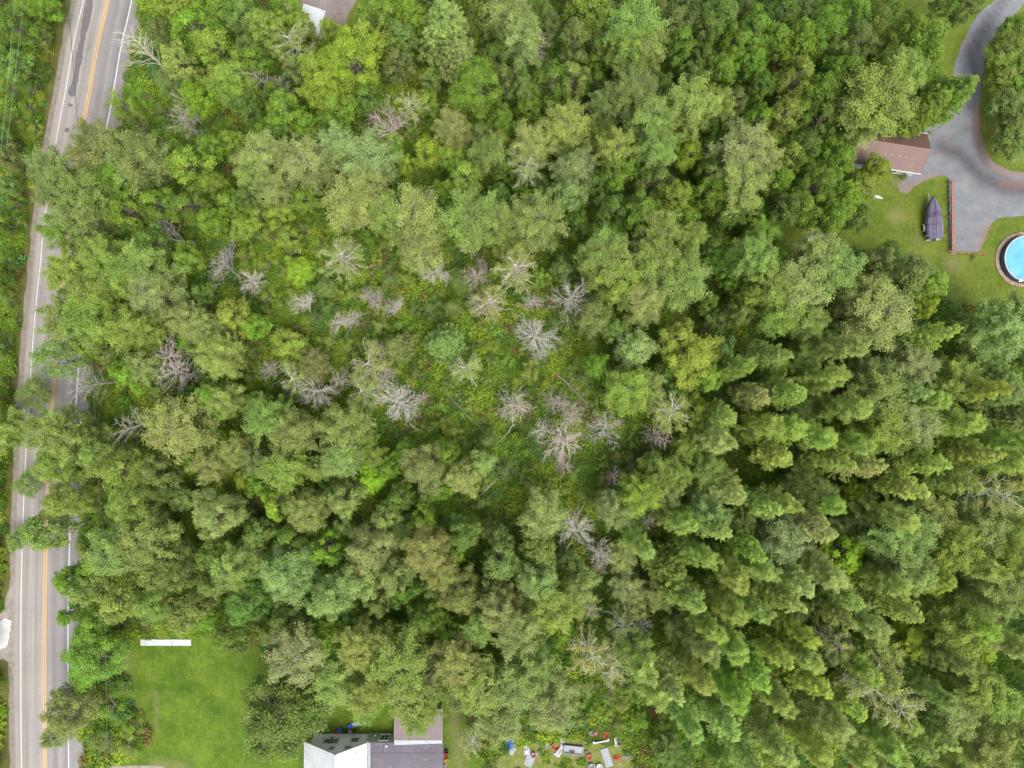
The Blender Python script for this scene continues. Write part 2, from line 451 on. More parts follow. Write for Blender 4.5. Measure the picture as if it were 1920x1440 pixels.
# forest floor: one sheet to the horizon
m_floor = mat_mottled('forest_floor', lin('3c5420'), lin('5b6a2c'), .35, .95, .3, 9, lin('57492f'), .1)
g = MB(); g.add([(-2500, -2500, 0), (2500, -2500, 0), (2500, 2500, 0), (-2500, 2500, 0)], [(0, 1, 2, 3)])
tag(g.build('ground', m_floor), kind='structure')

def mat_lawn(name, c1, c2, c3, stripes=True):
    m, t, b, _ = new_mat(name)
    a = ramp(t, noise(t, .22, 6, .62), [(.36, c1), (.64, c2)])
    a = mixc(t, ramp(t, noise(t, 1.4, 5, .65), [(.55, 0.0), (.74, .7)]), a, c3)
    gr = ramp(t, noise(t, 4.0, 7, .85), [(.28, .60), (.72, 1.36)])
    a = mixc(t, 1.0, a, gr, 'MULTIPLY')
    if stripes:
        st = ramp(t, noise(t, 1.0, 4, .6, (1.5, .22, 1), 'Object', 2.0), [(.35, .93), (.65, 1.07)])
        a = mixc(t, 1.0, a, st, 'MULTIPLY')
    a = mixc(t, 1.0, a, ramp(t, noise(t, .55, 5, .7, None, 'Object', 2.5), [(.32, .86), (.68, 1.14)]), 'MULTIPLY')
    wear = N(t, 'ShaderNodeAttribute', attribute_type='GEOMETRY', attribute_name='wear'); sp = N(t, 'ShaderNodeSeparateColor'); t.links.new(wear.outputs['Color'], sp.inputs[0])
    nz = ramp(t, noise(t, 3.0, 4), [(.35, .3), (.65, 1.0)])
    dry = mixc(t, 1.0, sp.outputs[0], nz, 'MULTIPLY')
    a = mixc(t, dry, a, lk('8f8462'))
    t.links.new(a, b.inputs['Base Color']); b.inputs['Roughness'].default_value = .9; b.inputs['Specular IOR Level'].default_value = .15
    bump(t, b, gr, .5, .05)
    return m
m_lawn = mat_lawn('lawn_grass', lk('4a6718'), lk('6c8228'), lk('8a8a46'))
m_lawn2 = mat_lawn('olive_lawn_grass', lk('5a6e22'), lk('737f30'), lk('8a8746'))
LAWN_A = [(225, 1192), (320, 1175), (420, 1185), (510, 1212), (560, 1262), (640, 1283), (700, 1278), (760, 1288), (840, 1300), (880, 1290), (884, 1350), (882, 1500), (120, 1510), (150, 1450), (175, 1432), (235, 1418), (270, 1385), (266, 1345), (240, 1310), (228, 1260)]
LAWN_B = [(1660, -70), (1668, 15), (1690, 60), (1740, 110), (1760, 200), (1700, 240), (1640, 240), (1600, 280), (1590, 330), (1610, 380), (1560, 430), (1470, 425), (1445, 455), (1480, 482), (1560, 476), (1640, 466), (1690, 484), (1750, 530), (1770, 570), (1850, 592), (2080, 600), (2080, -70)]
LAWN_C = [(480, -70), (500, 5), (545, 25), (590, 58), (640, 82), (690, 66), (722, 0), (722, -70)]
SCRAP = [(905, 1500), (935, 1412), (985, 1396), (1040, 1392), (1085, 1385), (1120, 1396), (1175, 1402), (1205, 1440), (1210, 1500)]
pA = smooth_poly(PX(LAWN_A), .7, .35, 1); pB = smooth_poly(PX(LAWN_B), .7, .35, 2); pC = smooth_poly(PX(LAWN_C), .7, .3, 3); pS = smooth_poly(PX(SCRAP), .7, .5, 4)
def wearA(q):
    r = np.zeros((len(q), 3)); p = PX([(858, 1290), (853, 1360), (862, 1450), (860, 1500)])
    r[:, 0] = np.exp(-(dist_line(q, p) / .9) ** 2) * .75
    e = PX([(230, 1195), (236, 1260), (232, 1310), (268, 1350)]); r[:, 0] = np.maximum(r[:, 0], np.exp(-(dist_line(q, e) / .8) ** 2) * .6)
    e = PX([(292, 1300), (294, 1370)]); r[:, 0] = np.maximum(r[:, 0], np.exp(-(dist_line(q, e) / .25) ** 2) * .5)
    e = PX([(350, 1437), (320, 1433), (290, 1432)]); r[:, 0] = np.maximum(r[:, 0], np.exp(-(dist_line(q, e) / .7) ** 2) * .7)
    return r
def wearB(q):
    r = np.zeros((len(q), 3))
    for (a, b, s, k) in ((1681, 404, 1.1, .9), (1785, 497, 1.2, .8), (1784, 567, 1.0, .6), (1720, 452, 1.2, .35), (1683, 338, 1.1, .9)):
        p = np.array(xy(a, b)); r[:, 0] = np.maximum(r[:, 0], np.exp(-(np.linalg.norm(q - p, axis=1) / s) ** 2) * k)
    return r
tag(sheet('lawn', pA, .004, m_lawn, .8, wearA), kind='structure')
tag(sheet('lawn', pB, .004, m_lawn2, .8, wearB), kind='structure')
tag(sheet('lawn', pC, .004, m_lawn2, 1.0), kind='structure')
m_scrap = mat_mottled('trodden_grass', lin('6a7a34'), lin('8a8a50'), .8, .95, .4, 8, lin('a39a7a'), .1)
tag(sheet('trodden_ground', pS, .006, m_scrap, 1.0), kind='structure')

# road -------------------------------------------------------------
YELLOW = [(216, -90), (202, 0), (183, 83), (166, 183), (150, 267), (127, 423), (120, 500), (113, 563), (106, 647), (97, 780), (91, 900), (87, 1000), (84, 1130), (83.5, 1280), (85, 1440), (87, 1540)]
yl = smooth_poly(PX(YELLOW), 1.2, 0, 0, False); yl = [tuple(p) for p in yl]
cum = [0]
for a, b in zip(yl[:-1], yl[1:]): cum.append(cum[-1] + hypot(b[0] - a[0], b[1] - a[1]))
def offs(i, d):
    a = Vector(yl[max(0, i - 1)]); b = Vector(yl[min(len(yl) - 1, i + 1)]); t = (b - a).normalized()
    n = Vector((-t.y, t.x))            # points to the right side of the picture while going down
    p = Vector(yl[i]) + n * d; return (p.x, p.y)
def strip(name, d0, d1, z, mat, jit=0.0, seed=0, cols=None, parent=None, i0=0, i1=None, dash=None):
    i1 = i1 or len(yl); ds = cols or [d0, d1]; vs = []; fs = []; uv = []
    rnd = random.Random(seed); k = len(ds)
    for i in range(i0, i1):
        for j, d in enumerate(ds):
            jj = jit * mnoise.noise(Vector((cum[i] * .35, j * 7.0, seed))) if j in (0, k - 1) else 0
            p = offs(i, d + jj); vs.append((p[0], p[1], z)); uv.append((d / 10 + .5, cum[i] / 100, 0))
    for i in range(i1 - i0 - 1):
        for j in range(k - 1):
            fs.append((i * k + j, (i + 1) * k + j, (i + 1) * k + j + 1, i * k + j + 1))
    me = bpy.data.meshes.new(name); me.from_pydata(vs, [], fs); me.materials.append(mat)
    a = me.attributes.new('lane', 'FLOAT_VECTOR', 'POINT'); a.data.foreach_set('vector', np.array(uv, np.float32).ravel())
    o = bpy.data.objects.new(name, me); C.objects.link(o)
    if parent: o.parent = parent
    return o
def mat_road():
    m, t, b, _ = new_mat('asphalt')
    at_ = N(t, 'ShaderNodeAttribute', attribute_type='GEOMETRY', attribute_name='lane')
    sp = N(t, 'ShaderNodeSeparateXYZ'); t.links.new(at_.outputs['Vector'], sp.inputs[0])
    # worn wheel paths run along the lanes
    ln = ramp(t, sp.outputs[0], [(.0, lk('a69e96')), (.10, lk('b0a89f')), (.20, lk('9f9891')), (.28, lk('b1a9a1')), (.36, lk('9f9892')), (.45, lk('aca59d')), (.50, lk('a09993')),
                                (.58, lk('a09a95')), (.66, lk('8f8b88')), (.74, lk('a19c98')), (.82, lk('8d8987')), (.9, lk('95918e'))])
    mp = t.nodes.new('ShaderNodeMapping'); mp.inputs['Scale'].default_value = (26, 3.0, 1); t.links.new(at_.outputs['Vector'], mp.inputs[0])
    n1 = N(t, 'ShaderNodeTexNoise', Scale=1.0, Detail=5, Roughness=.6); t.links.new(mp.outputs[0], n1.inputs['Vector'])
    c = mixc(t, 1.0, ln, ramp(t, n1.outputs['Fac'], [(.3, .86), (.7, 1.12)]), 'MULTIPLY')
    c = mixc(t, 1.0, c, ramp(t, noise(t, 4, 7, .85), [(.3, .84), (.7, 1.14)]), 'MULTIPLY')
    c = mixc(t, 1.0, c, ramp(t, noise(t, .12, 3), [(.35, .92), (.65, 1.08)]), 'MULTIPLY')
    vo = N(t, 'ShaderNodeTexVoronoi', feature='DISTANCE_TO_EDGE', Scale=.22); tc = N(t, 'ShaderNodeTexCoord')
    nn = N(t, 'ShaderNodeTexNoise', Scale=.6, Detail=4); t.links.new(tc.outputs['Object'], nn.inputs['Vector'])
    va = N(t, 'ShaderNodeVectorMath', operation='MULTIPLY_ADD'); t.links.new(nn.outputs['Color'], va.inputs[0]); va.inputs[1].default_value = (2.5, 2.5, 0); t.links.new(tc.outputs['Object'], va.inputs[2]); t.links.new(va.outputs[0], vo.inputs['Vector'])
    c = mixc(t, ramp(t, vo.outputs['Distance'], [(.0, .28), (.006, 0.0)]), c, lk('4a4846'))
    c = mixc(t, 1.0, c, (.87, .86, .86), 'MULTIPLY'); t.links.new(c, b.inputs['Base Color']); b.inputs['Roughness'].default_value = .85; b.inputs['Specular IOR Level'].default_value = .3
    bump(t, b, noise(t, 30, 2), .15, .01)
    return m
m_road = mat_road()
m_gravel_sh = mat_mottled('shoulder_gravel', lin('857c70'), lin('9a9288'), 1.2, .9, .3, 9, lin('6f6a4a'), .2)
m_verge = mat_mottled('road_verge', lin('5f5a38'), lin('69702f'), .7, .95, .4, 8, lin('7a6a4c'), .1)
tag(strip('verge', -8.2, -5.0, .004, m_verge, .5, 1), kind='structure')
tag(strip('verge', 4.6, 7.0, .004, m_verge, .6, 2), kind='structure')
tag(strip('road_shoulder', -5.6, -4.0, .008, m_gravel_sh, .35, 3), kind='structure')
tag(strip('road_shoulder', 4.0, 5.9, .008, m_gravel_sh, .35, 4), kind='structure')
tag(strip('road', -4.75, 4.75, .012, m_road, .12, 5, [-4.75, -3.6, -2.2, 0, 2.2, 3.6, 4.75]), kind='structure')
def mat_line(name, c, wornc):
    m, t, b, _ = new_mat(name)
    b_ = mixc(t, ramp(t, noise(t, 5, 6, .75), [(.50, 0.0), (.62, .8)]), c, wornc)
    t.links.new(b_, b.inputs['Base Color']); b.inputs['Roughness'].default_value = .7; return m
m_white = mat_line('white_road_paint', lk('dcdcda'), lk('9a9693')); m_yel = mat_line('yellow_road_paint', lk('dcae66'), lk('99907f'))
m_tar = mat_mottled('fresh_tar', lin('6c6767'), lin('787373'), 1.5, .7, .2, 12)
tag(strip('road_marking', -3.78, -3.64, .018, m_white, .02, 6), kind='structure')
tag(strip('road_marking', 3.60, 3.76, .018, m_white, .02, 7), kind='structure')
tag(strip('road_marking', -.27, -.07, .018, m_yel, .03, 8), kind='structure')
tag(strip('road_marking', .07, .27, .018, m_yel, .03, 9), kind='structure')
TAR = [(170, -60), (174, 0), (172, 25), (164, 58), (160, 70), (155, 100), (148, 140), (143, 165), (141, 178), (136, 182), (129, 178), (128, 168), (134, 158), (138, 138), (142, 110), (150, 72), (152, 50), (158, 18), (162, 0), (164, -60)]
tag(sheet('tar_patch', smooth_poly(PX(TAR), .4, .16, 9), .016, m_tar, 1.0), kind='structure')
tag(sheet('tar_patch', smooth_poly(PX([(126, 196), (131, 193), (137, 198), (132, 201), (130, 200)]), .3, .1, 3), .016, m_tar, 1.0), kind='structure')
tag(sheet('tar_patch', smooth_poly(PX([(121, 244), (126, 239), (131, 241), (127, 249), (122, 247)]), .3, .1, 3), .016, m_tar, 1.0), kind='structure')
m_conc = mat_mottled('pale_gravel', lin('c6c3be'), lin('d8d5d0'), 1.2, .9, .3, 10)
m_lane = mat_mottled('side_lane_gravel', lin('8b8276'), lin('a39a8f'), .9, .9, .3, 10, lin('b0a9a0'))
tag(sheet('side_track', smooth_poly(PX([(-60, 1150), (0, 1152), (12, 1120), (26, 1090), (34, 1090), (38, 1300), (28, 1300), (22, 1262), (8, 1236), (-60, 1240)]), .7, .25, 11), .0105, m_lane, 1.0), kind='structure')
tag(sheet('pale_gravel_patch', smooth_poly(PX([(-40, 1172), (2, 1164), (12, 1160), (19, 1166), (20, 1190), (17, 1206), (6, 1216), (-40, 1222)]), .3, .5, 12), .0145, m_conc, 1.0), kind='structure')
tag(sheet('side_track', smooth_poly(PX([(139, 1385), (152, 1400), (160, 1420), (180, 1433), (240, 1436), (300, 1437), (318, 1450), (330, 1500), (139, 1500)]), .6, .2, 13), .0105, m_lane, 1.0), kind='structure')

# gravel drive ------------------------------------------------------
DRIVE = [(1880, -60), (1865, 0), (1845, 15), (1822, 45), (1805, 80), (1793, 110), (1787, 142), (1780, 190), (1760, 215), (1735, 240), (1700, 252), (1690, 300), (1700, 332), (1684, 345), (1686, 359), (1699, 363), (1712, 352), (1730, 340), (1750, 333), (1777, 332), (1779, 380), (1780, 471), (1800, 472), (1837, 472), (1843, 460), (1852, 433), (1870, 411), (1920, 404), (2080, 400), (2080, 330), (1920, 323), (1873, 310), (1850, 284), (1838, 240), (1837, 190), (1843, 133), (1857, 83), (1887, 43), (1920, 7), (1950, -60)]
def mat_drive():
    m, t, b, _ = new_mat('drive_gravel')
    a = ramp(t, noise(t, .5, 5, .6), [(.3, lk('717377')), (.7, lk('868789'))])
    a = mixc(t, ramp(t, noise(t, .35, 4, .6, None, 'Object', .8), [(.58, 0.0), (.72, .6)]), a, lk('a0857a'))
    w_ = N(t, 'ShaderNodeAttribute', attribute_type='GEOMETRY', attribute_name='wear'); sp = N(t, 'ShaderNodeSeparateColor'); t.links.new(w_.outputs['Color'], sp.inputs[0])
    nz = ramp(t, noise(t, 2.0, 5, .65), [(.3, .7), (.65, 1.0)])
    a = mixc(t, mixc(t, 1.0, sp.outputs[0], nz, 'MULTIPLY'), a, lk('454348'))
    a = mixc(t, mixc(t, 1.0, sp.outputs[1], nz, 'MULTIPLY'), a, lk('8f6653'))
    gr = ramp(t, noise(t, 3.5, 8, .9), [(.3, .68), (.7, 1.3)]); a = mixc(t, 1.0, a, gr, 'MULTIPLY')
    t.links.new(a, b.inputs['Base Color']); b.inputs['Roughness'].default_value = .9; bump(t, b, gr, .5, .03)
    return m
def wearD(q):
    r = np.zeros((len(q), 3))
    for line, wd, k in (([(1900, -20), (1850, 30), (1822, 85), (1812, 140), (1815, 200)], .45, .6), ([(1890, 0), (1868, 25), (1842, 60), (1828, 110), (1826, 160), (1836, 240), (1850, 310)], .4, .6),
                        ([(1765, 275), (1800, 290), (1840, 330), (1880, 350), (1960, 360)], 1.3, .95), ([(1830, 230), (1835, 280), (1850, 320), (1900, 345)], .7, .6), ([(1770, 270), (1790, 262), (1812, 240)], .8, .5)):
        r[:, 0] = np.maximum(r[:, 0], np.exp(-(dist_line(q, PX(line)) / wd) ** 2) * k)
    e = smooth_poly(PX([(1838, 200), (1839, 245), (1852, 286), (1875, 312), (1960, 328)]), 1, 0, 0, False)
    r[:, 1] = np.exp(-(dist_line(q, e) / 1.0) ** 2) * .8
    for line, k in (([(1853, 430), (1842, 462)], .7), ([(1690, 352), (1720, 348), (1750, 336)], .6), ([(1880, 345), (1960, 352)], .5)):
        r[:, 1] = np.maximum(r[:, 1], np.exp(-(dist_line(q, PX(line)) / .8) ** 2) * k)
    return r
pD = smooth_poly(PX(DRIVE), .6, .22, 21)
tag(sheet('driveway', pD, .010, mat_drive(), .7, wearD), kind='structure')

# ------------------------------------------------------------------ buildings
m_siding = mat_mottled('grey_siding', (1.2, 1.16, 1.17), (1.3, 1.26, 1.27), .6, .6, .0, 6)
m_siding_w = mat_mottled('white_siding', lin('eeeef2'), lin('f8f8fa'), .6, .6, .0, 6)
m_siding_g = mat_mottled('weathered_siding', lin('d0d0be'), lin('dadac8'), .8, .8, .1, 8)
m_metal_w = mat_mottled('white_metal', lin('ccd0d0'), lin('e0e3e4'), .5, .4, .0, 5, lin('b4b5ae'), .5)
m_metal_b = mat_mottled('brown_metal', lin('7a6a68'), lin('857472'), .5, .45, .0, 6, None, .4)
m_metal_g = mat_mottled('garage_metal', lin('7e6058'), lin('886a61'), .5, .5, .0, 6, None, .4)
m_memb = mat_mottled('roof_membrane', lin('68626a'), lin('77717a'), .35, .85, .2, 9, lin('7e777a'))
m_shing = mat_mottled('brown_shingles', lin('776860'), lin('8c7d74'), .45, .9, .3, 7, lin('8f8072'))
m_trim = mat_mottled('white_trim', lin('dcdcdc'), lin('e8e8e8'), 2, .5, .0)
m_glass, t_, b_, _o = new_mat('window_glass'); b_.inputs['Base Color'].default_value = (.02, .025, .03, 1); b_.inputs['Roughness'].default_value = .08
m_flash = mat_mottled('galvanised_flashing', lin('a9adb3'), lin('bcc0c5'), 1.0, .45, .0, 6)
m_fascia = mat_mottled('pink_fascia', lin('b89a8a'), lin('c7aa99'), 1.0, .7, .0, 6)
def ribs(mb, p00, p10, p11, p01, n, wd=.05, ht=.04):
    """standing ribs on a sloped sheet: run from edge p00-p10 to edge p01-p11"""
    p00, p10, p11, p01 = map(Vector, (p00, p10, p11, p01))
    nr = (p10 - p00).cross(p01 - p00).normalized()
    if nr.z < 0: nr = -nr
    for i in range(n + 1):
        u = i / n; a = p00.lerp(p10, u); b = p01.lerp(p11, u); s = (p10 - p00).normalized() * wd / 2
        o1 = nr * .002; h = nr * ht
        mb.add([a - s + o1, a + s + o1, b + s + o1, b - s + o1, a - s * .5 + h, a + s * .5 + h, b + s * .5 + h, b - s * .5 + h],
               [(4, 5, 6, 7), (0, 1, 5, 4), (1, 2, 6, 5), (2, 3, 7, 6), (3, 0, 4, 7)])
def window(parent, x0, x1, z0, z1, y, bars=1, fr=.2):
    w_ = x1 - x0; h_ = z1 - z0; cx = (x0 + x1) / 2; cz = (z0 + z1) / 2; t_ = .10
    f = MB()
    f.box((cx, y + t_ / 2, z1 + fr / 2), (w_ + 2 * fr, t_, fr)); f.box((cx, y + t_ * .9, z0 - fr / 2), (w_ + 2 * fr + .06, t_ * 1.8, fr))
    f.box((x0 - fr / 2, y + t_ / 2, cz), (fr, t_, h_)); f.box((x1 + fr / 2, y + t_ / 2, cz), (fr, t_, h_))
    for i in range(bars): f.box((x0 + w_ * (i + 1) / (bars + 1), y + t_ / 2, cz), (.05, t_ * .6, h_))
    f.box((cx, y + t_ / 2 - .004, cz), (w_, t_ * .5, .04))
    fo = f.build('window', m_trim, parent)
    MB().box((cx, y + .02, cz), (w_ - .01, .03, h_ - .01)).build('pane', m_glass, fo)
# house with the white metal roof
RX, RZ = -26.0, 6.8; ER, EZR = -21.95, 3.3; EL, EZL = -31.7, 2.9; YN, YS = -54.7, -70.0
house = empty('house', (RX, -60, 0), 0, 'white metal roofed house with grey gable and dark flat wing beside the lawn', 'house')
def loc(v): return (v[0] - RX, v[1] + 60, v[2])
mb = MB(); wl, wr = EL + .9, ER - .35
zl = EZL + (RZ - EZL) * (wl - EL) / (RX - EL) - .16; zr = EZR + (RZ - EZR) * (ER - wr) / (ER - RX) - .16
pent = [(wl, 0), (wr, 0), (wr, zr), (RX, RZ - .16), (wl, zl)]
mb.add([loc((p[0], YN, p[1])) for p in pent] + [loc((p[0], YS, p[1])) for p in pent], [(4, 3, 2, 1, 0), (5, 6, 7, 8, 9)] + [(i, (i + 1) % 5, 5 + (i + 1) % 5, 5 + i) for i in range(5)])
for i in range(1, 40):
    z = i * .17
    if z > 6.4: break
    xl = wl + .02 if z < zl else RX - (RX - wl) * (RZ - .2 - z) / (RZ - .2 - zl) + .05
    xr = wr - .02 if z < zr else RX + (wr - RX) * (RZ - .2 - z) / (RZ - .2 - zr) - .05
    mb.box(loc(((xl + xr) / 2, YN + .008, z)), (xr - xl, .016, .02))
mb.build('wall', m_siding, house)
mb = MB(); yo = YN + .22
L4 = [loc((EL, yo, EZL)), loc((EL, YS, EZL)), loc((RX, YS, RZ)), loc((RX, yo, RZ))]; L4 = [L4[0], L4[1], L4[2], L4[3]]
R4 = [loc((RX + .002, yo, RZ)), loc((RX + .002, YS, RZ)), loc((ER, YS, EZR)), loc((ER, yo, EZR))]
mb.slab(L4, .12); mb.slab(R4, .12)
ribs(mb, L4[0], L4[1], L4[2], L4[3], 38, .04, .018); ribs(mb, R4[0], R4[1], R4[2], R4[3], 38, .04, .018)
rf = mb.build('roof', m_metal_w, house)
MB().tube([loc((RX, yo + .02, RZ + .03)), loc((RX, YS, RZ + .03))], .13, 6).build('ridge_cap', m_metal_w, rf)
mb = MB()
for a, b in ((L4[0], L4[3]), (R4[0], R4[3])):
    mb.tube([(a[0], a[1] + .03, a[2] - .05), (b[0], b[1] + .03, b[2] - .05)], .07, 5)
mb.build('bargeboard', m_flash, rf)
yw = YN + 60 + .018
for x0, x1, z0, z1, bb in ((-28.65, -27.75, 1.7, 3.0, 1), (-27.6, -26.7, 1.7, 3.0, 1), (-24.55, -23.65, 1.35, 2.6, 1), (-27.35, -26.75, 4.1, 4.85, 0), (-25.0, -24.35, 3.95, 4.65, 0)):
    window(house, x0 - RX, x1 - RX, z0, z1, yw, bb)
mb = MB(); mb.prism([loc((x, y, 0))[:2] for x, y in ((-22.29, -54.55), (-17.9, -54.55), (-17.9, -70), (-22.29, -70))], 0, 2.62)
mb.prism([loc((x, y, 0))[:2] for x, y in ((-17.89, -49.95), (-10.9, -49.95), (-10.9, -70), (-17.89, -70))], 0, 2.6)
mb.build('wing_wall', m_siding_g, house)
window(house, -20.25 - RX, -19.05 - RX, .75, 2.3, -54.55 + 60 + .003, 1, .2)
mb = MB(); mb.prism([loc((x, y, 0))[:2] for x, y in ((-21.55, -54.6), (-10.45, -54.6), (-10.45, -70), (-21.55, -70))], 2.64, 2.86)
fr_ = mb.build('flat_roof', m_memb, house)
mb = MB()
for yy in (-56.2, -58.6, -61.0): mb.box(loc((-16, yy, 2.866)), (11.0, .06, .008))
for a, b in (((-21.0, -55.3), (-19.6, -55.3)), ((-19.6, -54.9), (-19.6, -56.2))):
    mb.box(loc(((a[0] + b[0]) / 2, (a[1] + b[1]) / 2, 2.874)), (max(.06, abs(a[0] - b[0])), max(.06, abs(a[1] - b[1])), .01))
mb.build('roof_seam', mat_mottled('dark_seam', lin('4c484c'), lin('575358'), 2, .8, 0), fr_)
MB().prism([loc((x, y, 0))[:2] for x, y in ((-21.93, -54.62), (-21.57, -54.62), (-21.57, -70), (-21.93, -70))], 2.7, 2.95).build('gutter', m_flash, house)
bz0, bz1 = 2.75, 3.05
B4 = [loc((-17.95, -49.6, bz0)), loc((-17.95, -54.15, bz1)), loc((-10.55, -54.15, bz1)), loc((-10.55, -49.6, bz0))]
mb = MB(); mb.slab(B4, .1); ribs(mb, B4[0], B4[3], B4[2], B4[1], 22, .06, .05); br = mb.build('ribbed_roof', m_metal_b, house)
F4 = [loc((-17.9, -54.17, bz1 + .03)), loc((-17.9, -54.95, bz1 - .10)), loc((-10.6, -54.72, bz1 - .10)), loc((-10.6, -54.17, bz1 + .03))]
mb = MB(); mb.slab(F4, .03)
for u in (.33, .68): mb.box(loc((-17.9 + 7.3 * u, -54.5, bz1 - .015)), (.04, .6, .02))
mb.build('flashing', m_flash, br)
p = at(725, 1398, 3.1); mb = MB(); mb.lathe([(.09, -.4), (.09, .22), (.16, .22), (.16, .30), (.06, .30)], 12, loc((p[0], p[1], 3.05))); mb.build('vent_pipe', m_trim, fr_)
p = at(704, 1372, 1.2); mb = MB(); mb.lathe([(.05, 0), (.05, 1.2), (.12, 1.2), (.12, 1.35), (.0, 1.4)], 10, loc((p[0], -54.3, 0))); mb.build('lamp', m_trim, house)
# paved lot with a pale kerb and a small white-roofed shed at the top edge
LOT = PX([(505, -60), (508, -6), (516, 0), (560, 20), (600, 36), (642, 50), (652, 30), (669, 0), (700, -60)])
m_lot = mat_mottled('old_brown_asphalt', lin('83756f'), lin('998c86'), .35, .9, .3, 4, lin('6f625d'))
tag(sheet('paved_lot', smooth_poly(LOT, .5, .06, 31), .010, m_lot, 1.0), kind='structure')
k0, k1 = Vector(xy(514, 1)), Vector(xy(561, 22)); kd = k1 - k0
kb = empty('kerb', ((k0.x + k1.x) / 2, (k0.y + k1.y) / 2, 0), atan2(kd.y, kd.x), 'pinkish concrete kerb along the brown paved lot at the top edge', 'kerb')
for q in range(4): MB().box((kd.length * ((q + .5) / 4 - .5), 0, .07), (kd.length / 4 - .03, .38, .14), bev=.03).build('kerbstone', m_fascia, kb)
can = empty('storage_shed', (*xy(583, 38, 2.4),0), atan2(-1.1, 3.3), 'small shed with bright white metal roof half hidden by leaves beside the paved lot', 'shed')
mb = MB(); c4 = [(-1.75, 2.0, 2.6), (-1.75, -1.9, 2.25), (1.75, -1.9, 2.25), (1.75, 2.0, 2.6)]; mb.slab(c4, .06); ribs(mb, c4[0], c4[3], c4[2], c4[1], 8, .05, .04); mb.build('roof', m_metal_w, can)
MB().box((0, .05, 1.08), (3.2, 3.5, 2.16)).build('wall', m_siding_w, can)
MB().box((.6, -1.73, 1.0), (.9, .06, 1.95)).build('door', m_flash, can)

# garage
gar = empty('garage', (57.6, 36.0, 0), radians(-8.8), 'garage with brown ribbed metal roof and white walls beside the gravel drive', 'garage')
hl, hw = 5.45, 3.08
mb = MB(); mb.add([(x, y, z) for x in (-hl + .35, hl - .3) for y, z in ((-hw + .3, 0), (hw - .3, 0), (hw - .3, 2.55), (0, 4.18), (-hw + .3, 2.55))], [(0, 1, 2, 3, 4), (9, 8, 7, 6, 5)] + [(i, 5 + i, 5 + (i + 1) % 5, (i + 1) % 5) for i in range(5)])
mb.build('wall', m_siding_w, gar)
S4 = [(-hl, -hw, 2.5), (hl, -hw, 2.5), (hl, 0, 4.3), (-hl, 0, 4.3)]; N4 = [(hl, hw, 2.5), (-hl, hw, 2.5), (-hl, .002, 4.3), (hl, .002, 4.3)]
mb = MB(); mb.slab(S4, .08); mb.slab(N4, .08); ribs(mb, S4[0], S4[1], S4[2], S4[3], 40, .05, .035); ribs(mb, N4[0], N4[1], N4[2], N4[3], 40, .05, .035)
gr_ = mb.build('roof', m_metal_g, gar)
MB().tube([(-hl, 0, 4.33), (hl, 0, 4.33)], .11, 6).build('ridge_cap', mat_mottled('ridge_brown', lin('9c7d70'), lin('a88a7c'), 1, .5, 0), gr_)
for y in (-hw - .06, hw + .06): MB().box((0, y, 2.44), (2 * hl, .12, .12)).build('gutter', m_trim, gr_)
for x in (-2.1, -.9, .1, 1.4, 2.4): MB().lathe([(.07, 0), (.07, .03), (.0, .05)], 6, (x, -1.3, 3.54)).build('roof_fixing', m_trim, gr_)
MB().box((-.6, -hw + .27, 1.02), (.95, .06, 2.04)).build('door', mat_mottled('door_paint', lin('a8a49e'), lin('b4b0aa'), 2, .5, 0), gar)
window(gar, 1.1, 2.2, 1.0, 2.0, -hw + .18, 1, .08)
MB().box((hl - .28, 0, 1.1), (.05, 3.2, 2.2)).build('overhead_door', m_trim, gar)

# ------------------------------------------------------------------ boat, fence, pool and the other things by the drive
m_tarp = mat_mottled('boat_cover_cloth', lin('625870'), lin('766c82'), .9, .75, .3, 6, lin('544a5e'))
bx, by, _z = at(1751, 409, 1.2)
boat = empty('covered_boat', (bx, by, 0), radians(5.5), 'motor boat under a purple-grey cover, parked on the grass by the drive', 'boat')
def loft(sts, nseg, prof):
    mb = MB(); vs = []; fs = []
    for (y, w_, z0, h_) in sts:
        for k in range(nseg + 1):
            u = -1 + 2 * k / nseg; x, z = prof(u, w_, z0, h_); vs.append((x, y, z))
    n = nseg + 1
    for i in range(len(sts) - 1):
        for k in range(nseg): fs.append((i * n + k, i * n + k + 1, (i + 1) * n + k + 1, (i + 1) * n + k))
    fs.append(tuple(range(n - 1, -1, -1))); fs.append(tuple(range((len(sts) - 1) * n, len(sts) * n)))
    return mb.add(vs, fs)
hull = [(-3.1, 1.12, .55, .75), (-2.0, 1.22, .5, .8), (-.5, 1.25, .5, .85), (.8, 1.12, .5, .95), (1.9, .80, .55, 1.05), (2.7, .40, .7, 1.05), (3.2, .04, 1.1, .7)]
loft(hull, 10, lambda u, w_, z0, h_: (w_ * u, z0 + h_ * abs(u) ** 2.2)).build('hull', m_metal_w, boat, True)
cov = [(-3.15, 1.16, 1.30, .10), (-2.6, 1.24, 1.28, .22), (-1.6, 1.28, 1.3, .32), (-.5, 1.29, 1.36, .44), (.05, 1.27, 1.4, .82), (.3, 1.22, 1.42, .88), (.9, 1.10, 1.48, .48), (1.7, .88, 1.56, .30), (2.5, .52, 1.66, .20), (3.0, .2, 1.74, .1), (3.28, .03, 1.76, .03)]
cv = loft(cov, 14, lambda u, w_, z0, h_: (w_ * u * (1.0 if abs(u) < .99 else 1.02), (z0 + h_ * (1 - abs(u) ** 1.6) + .03 * sin(9 * u + w_ * 7)) if abs(u) < .99 else z0 - .45)).build('cover', m_tarp, boat)
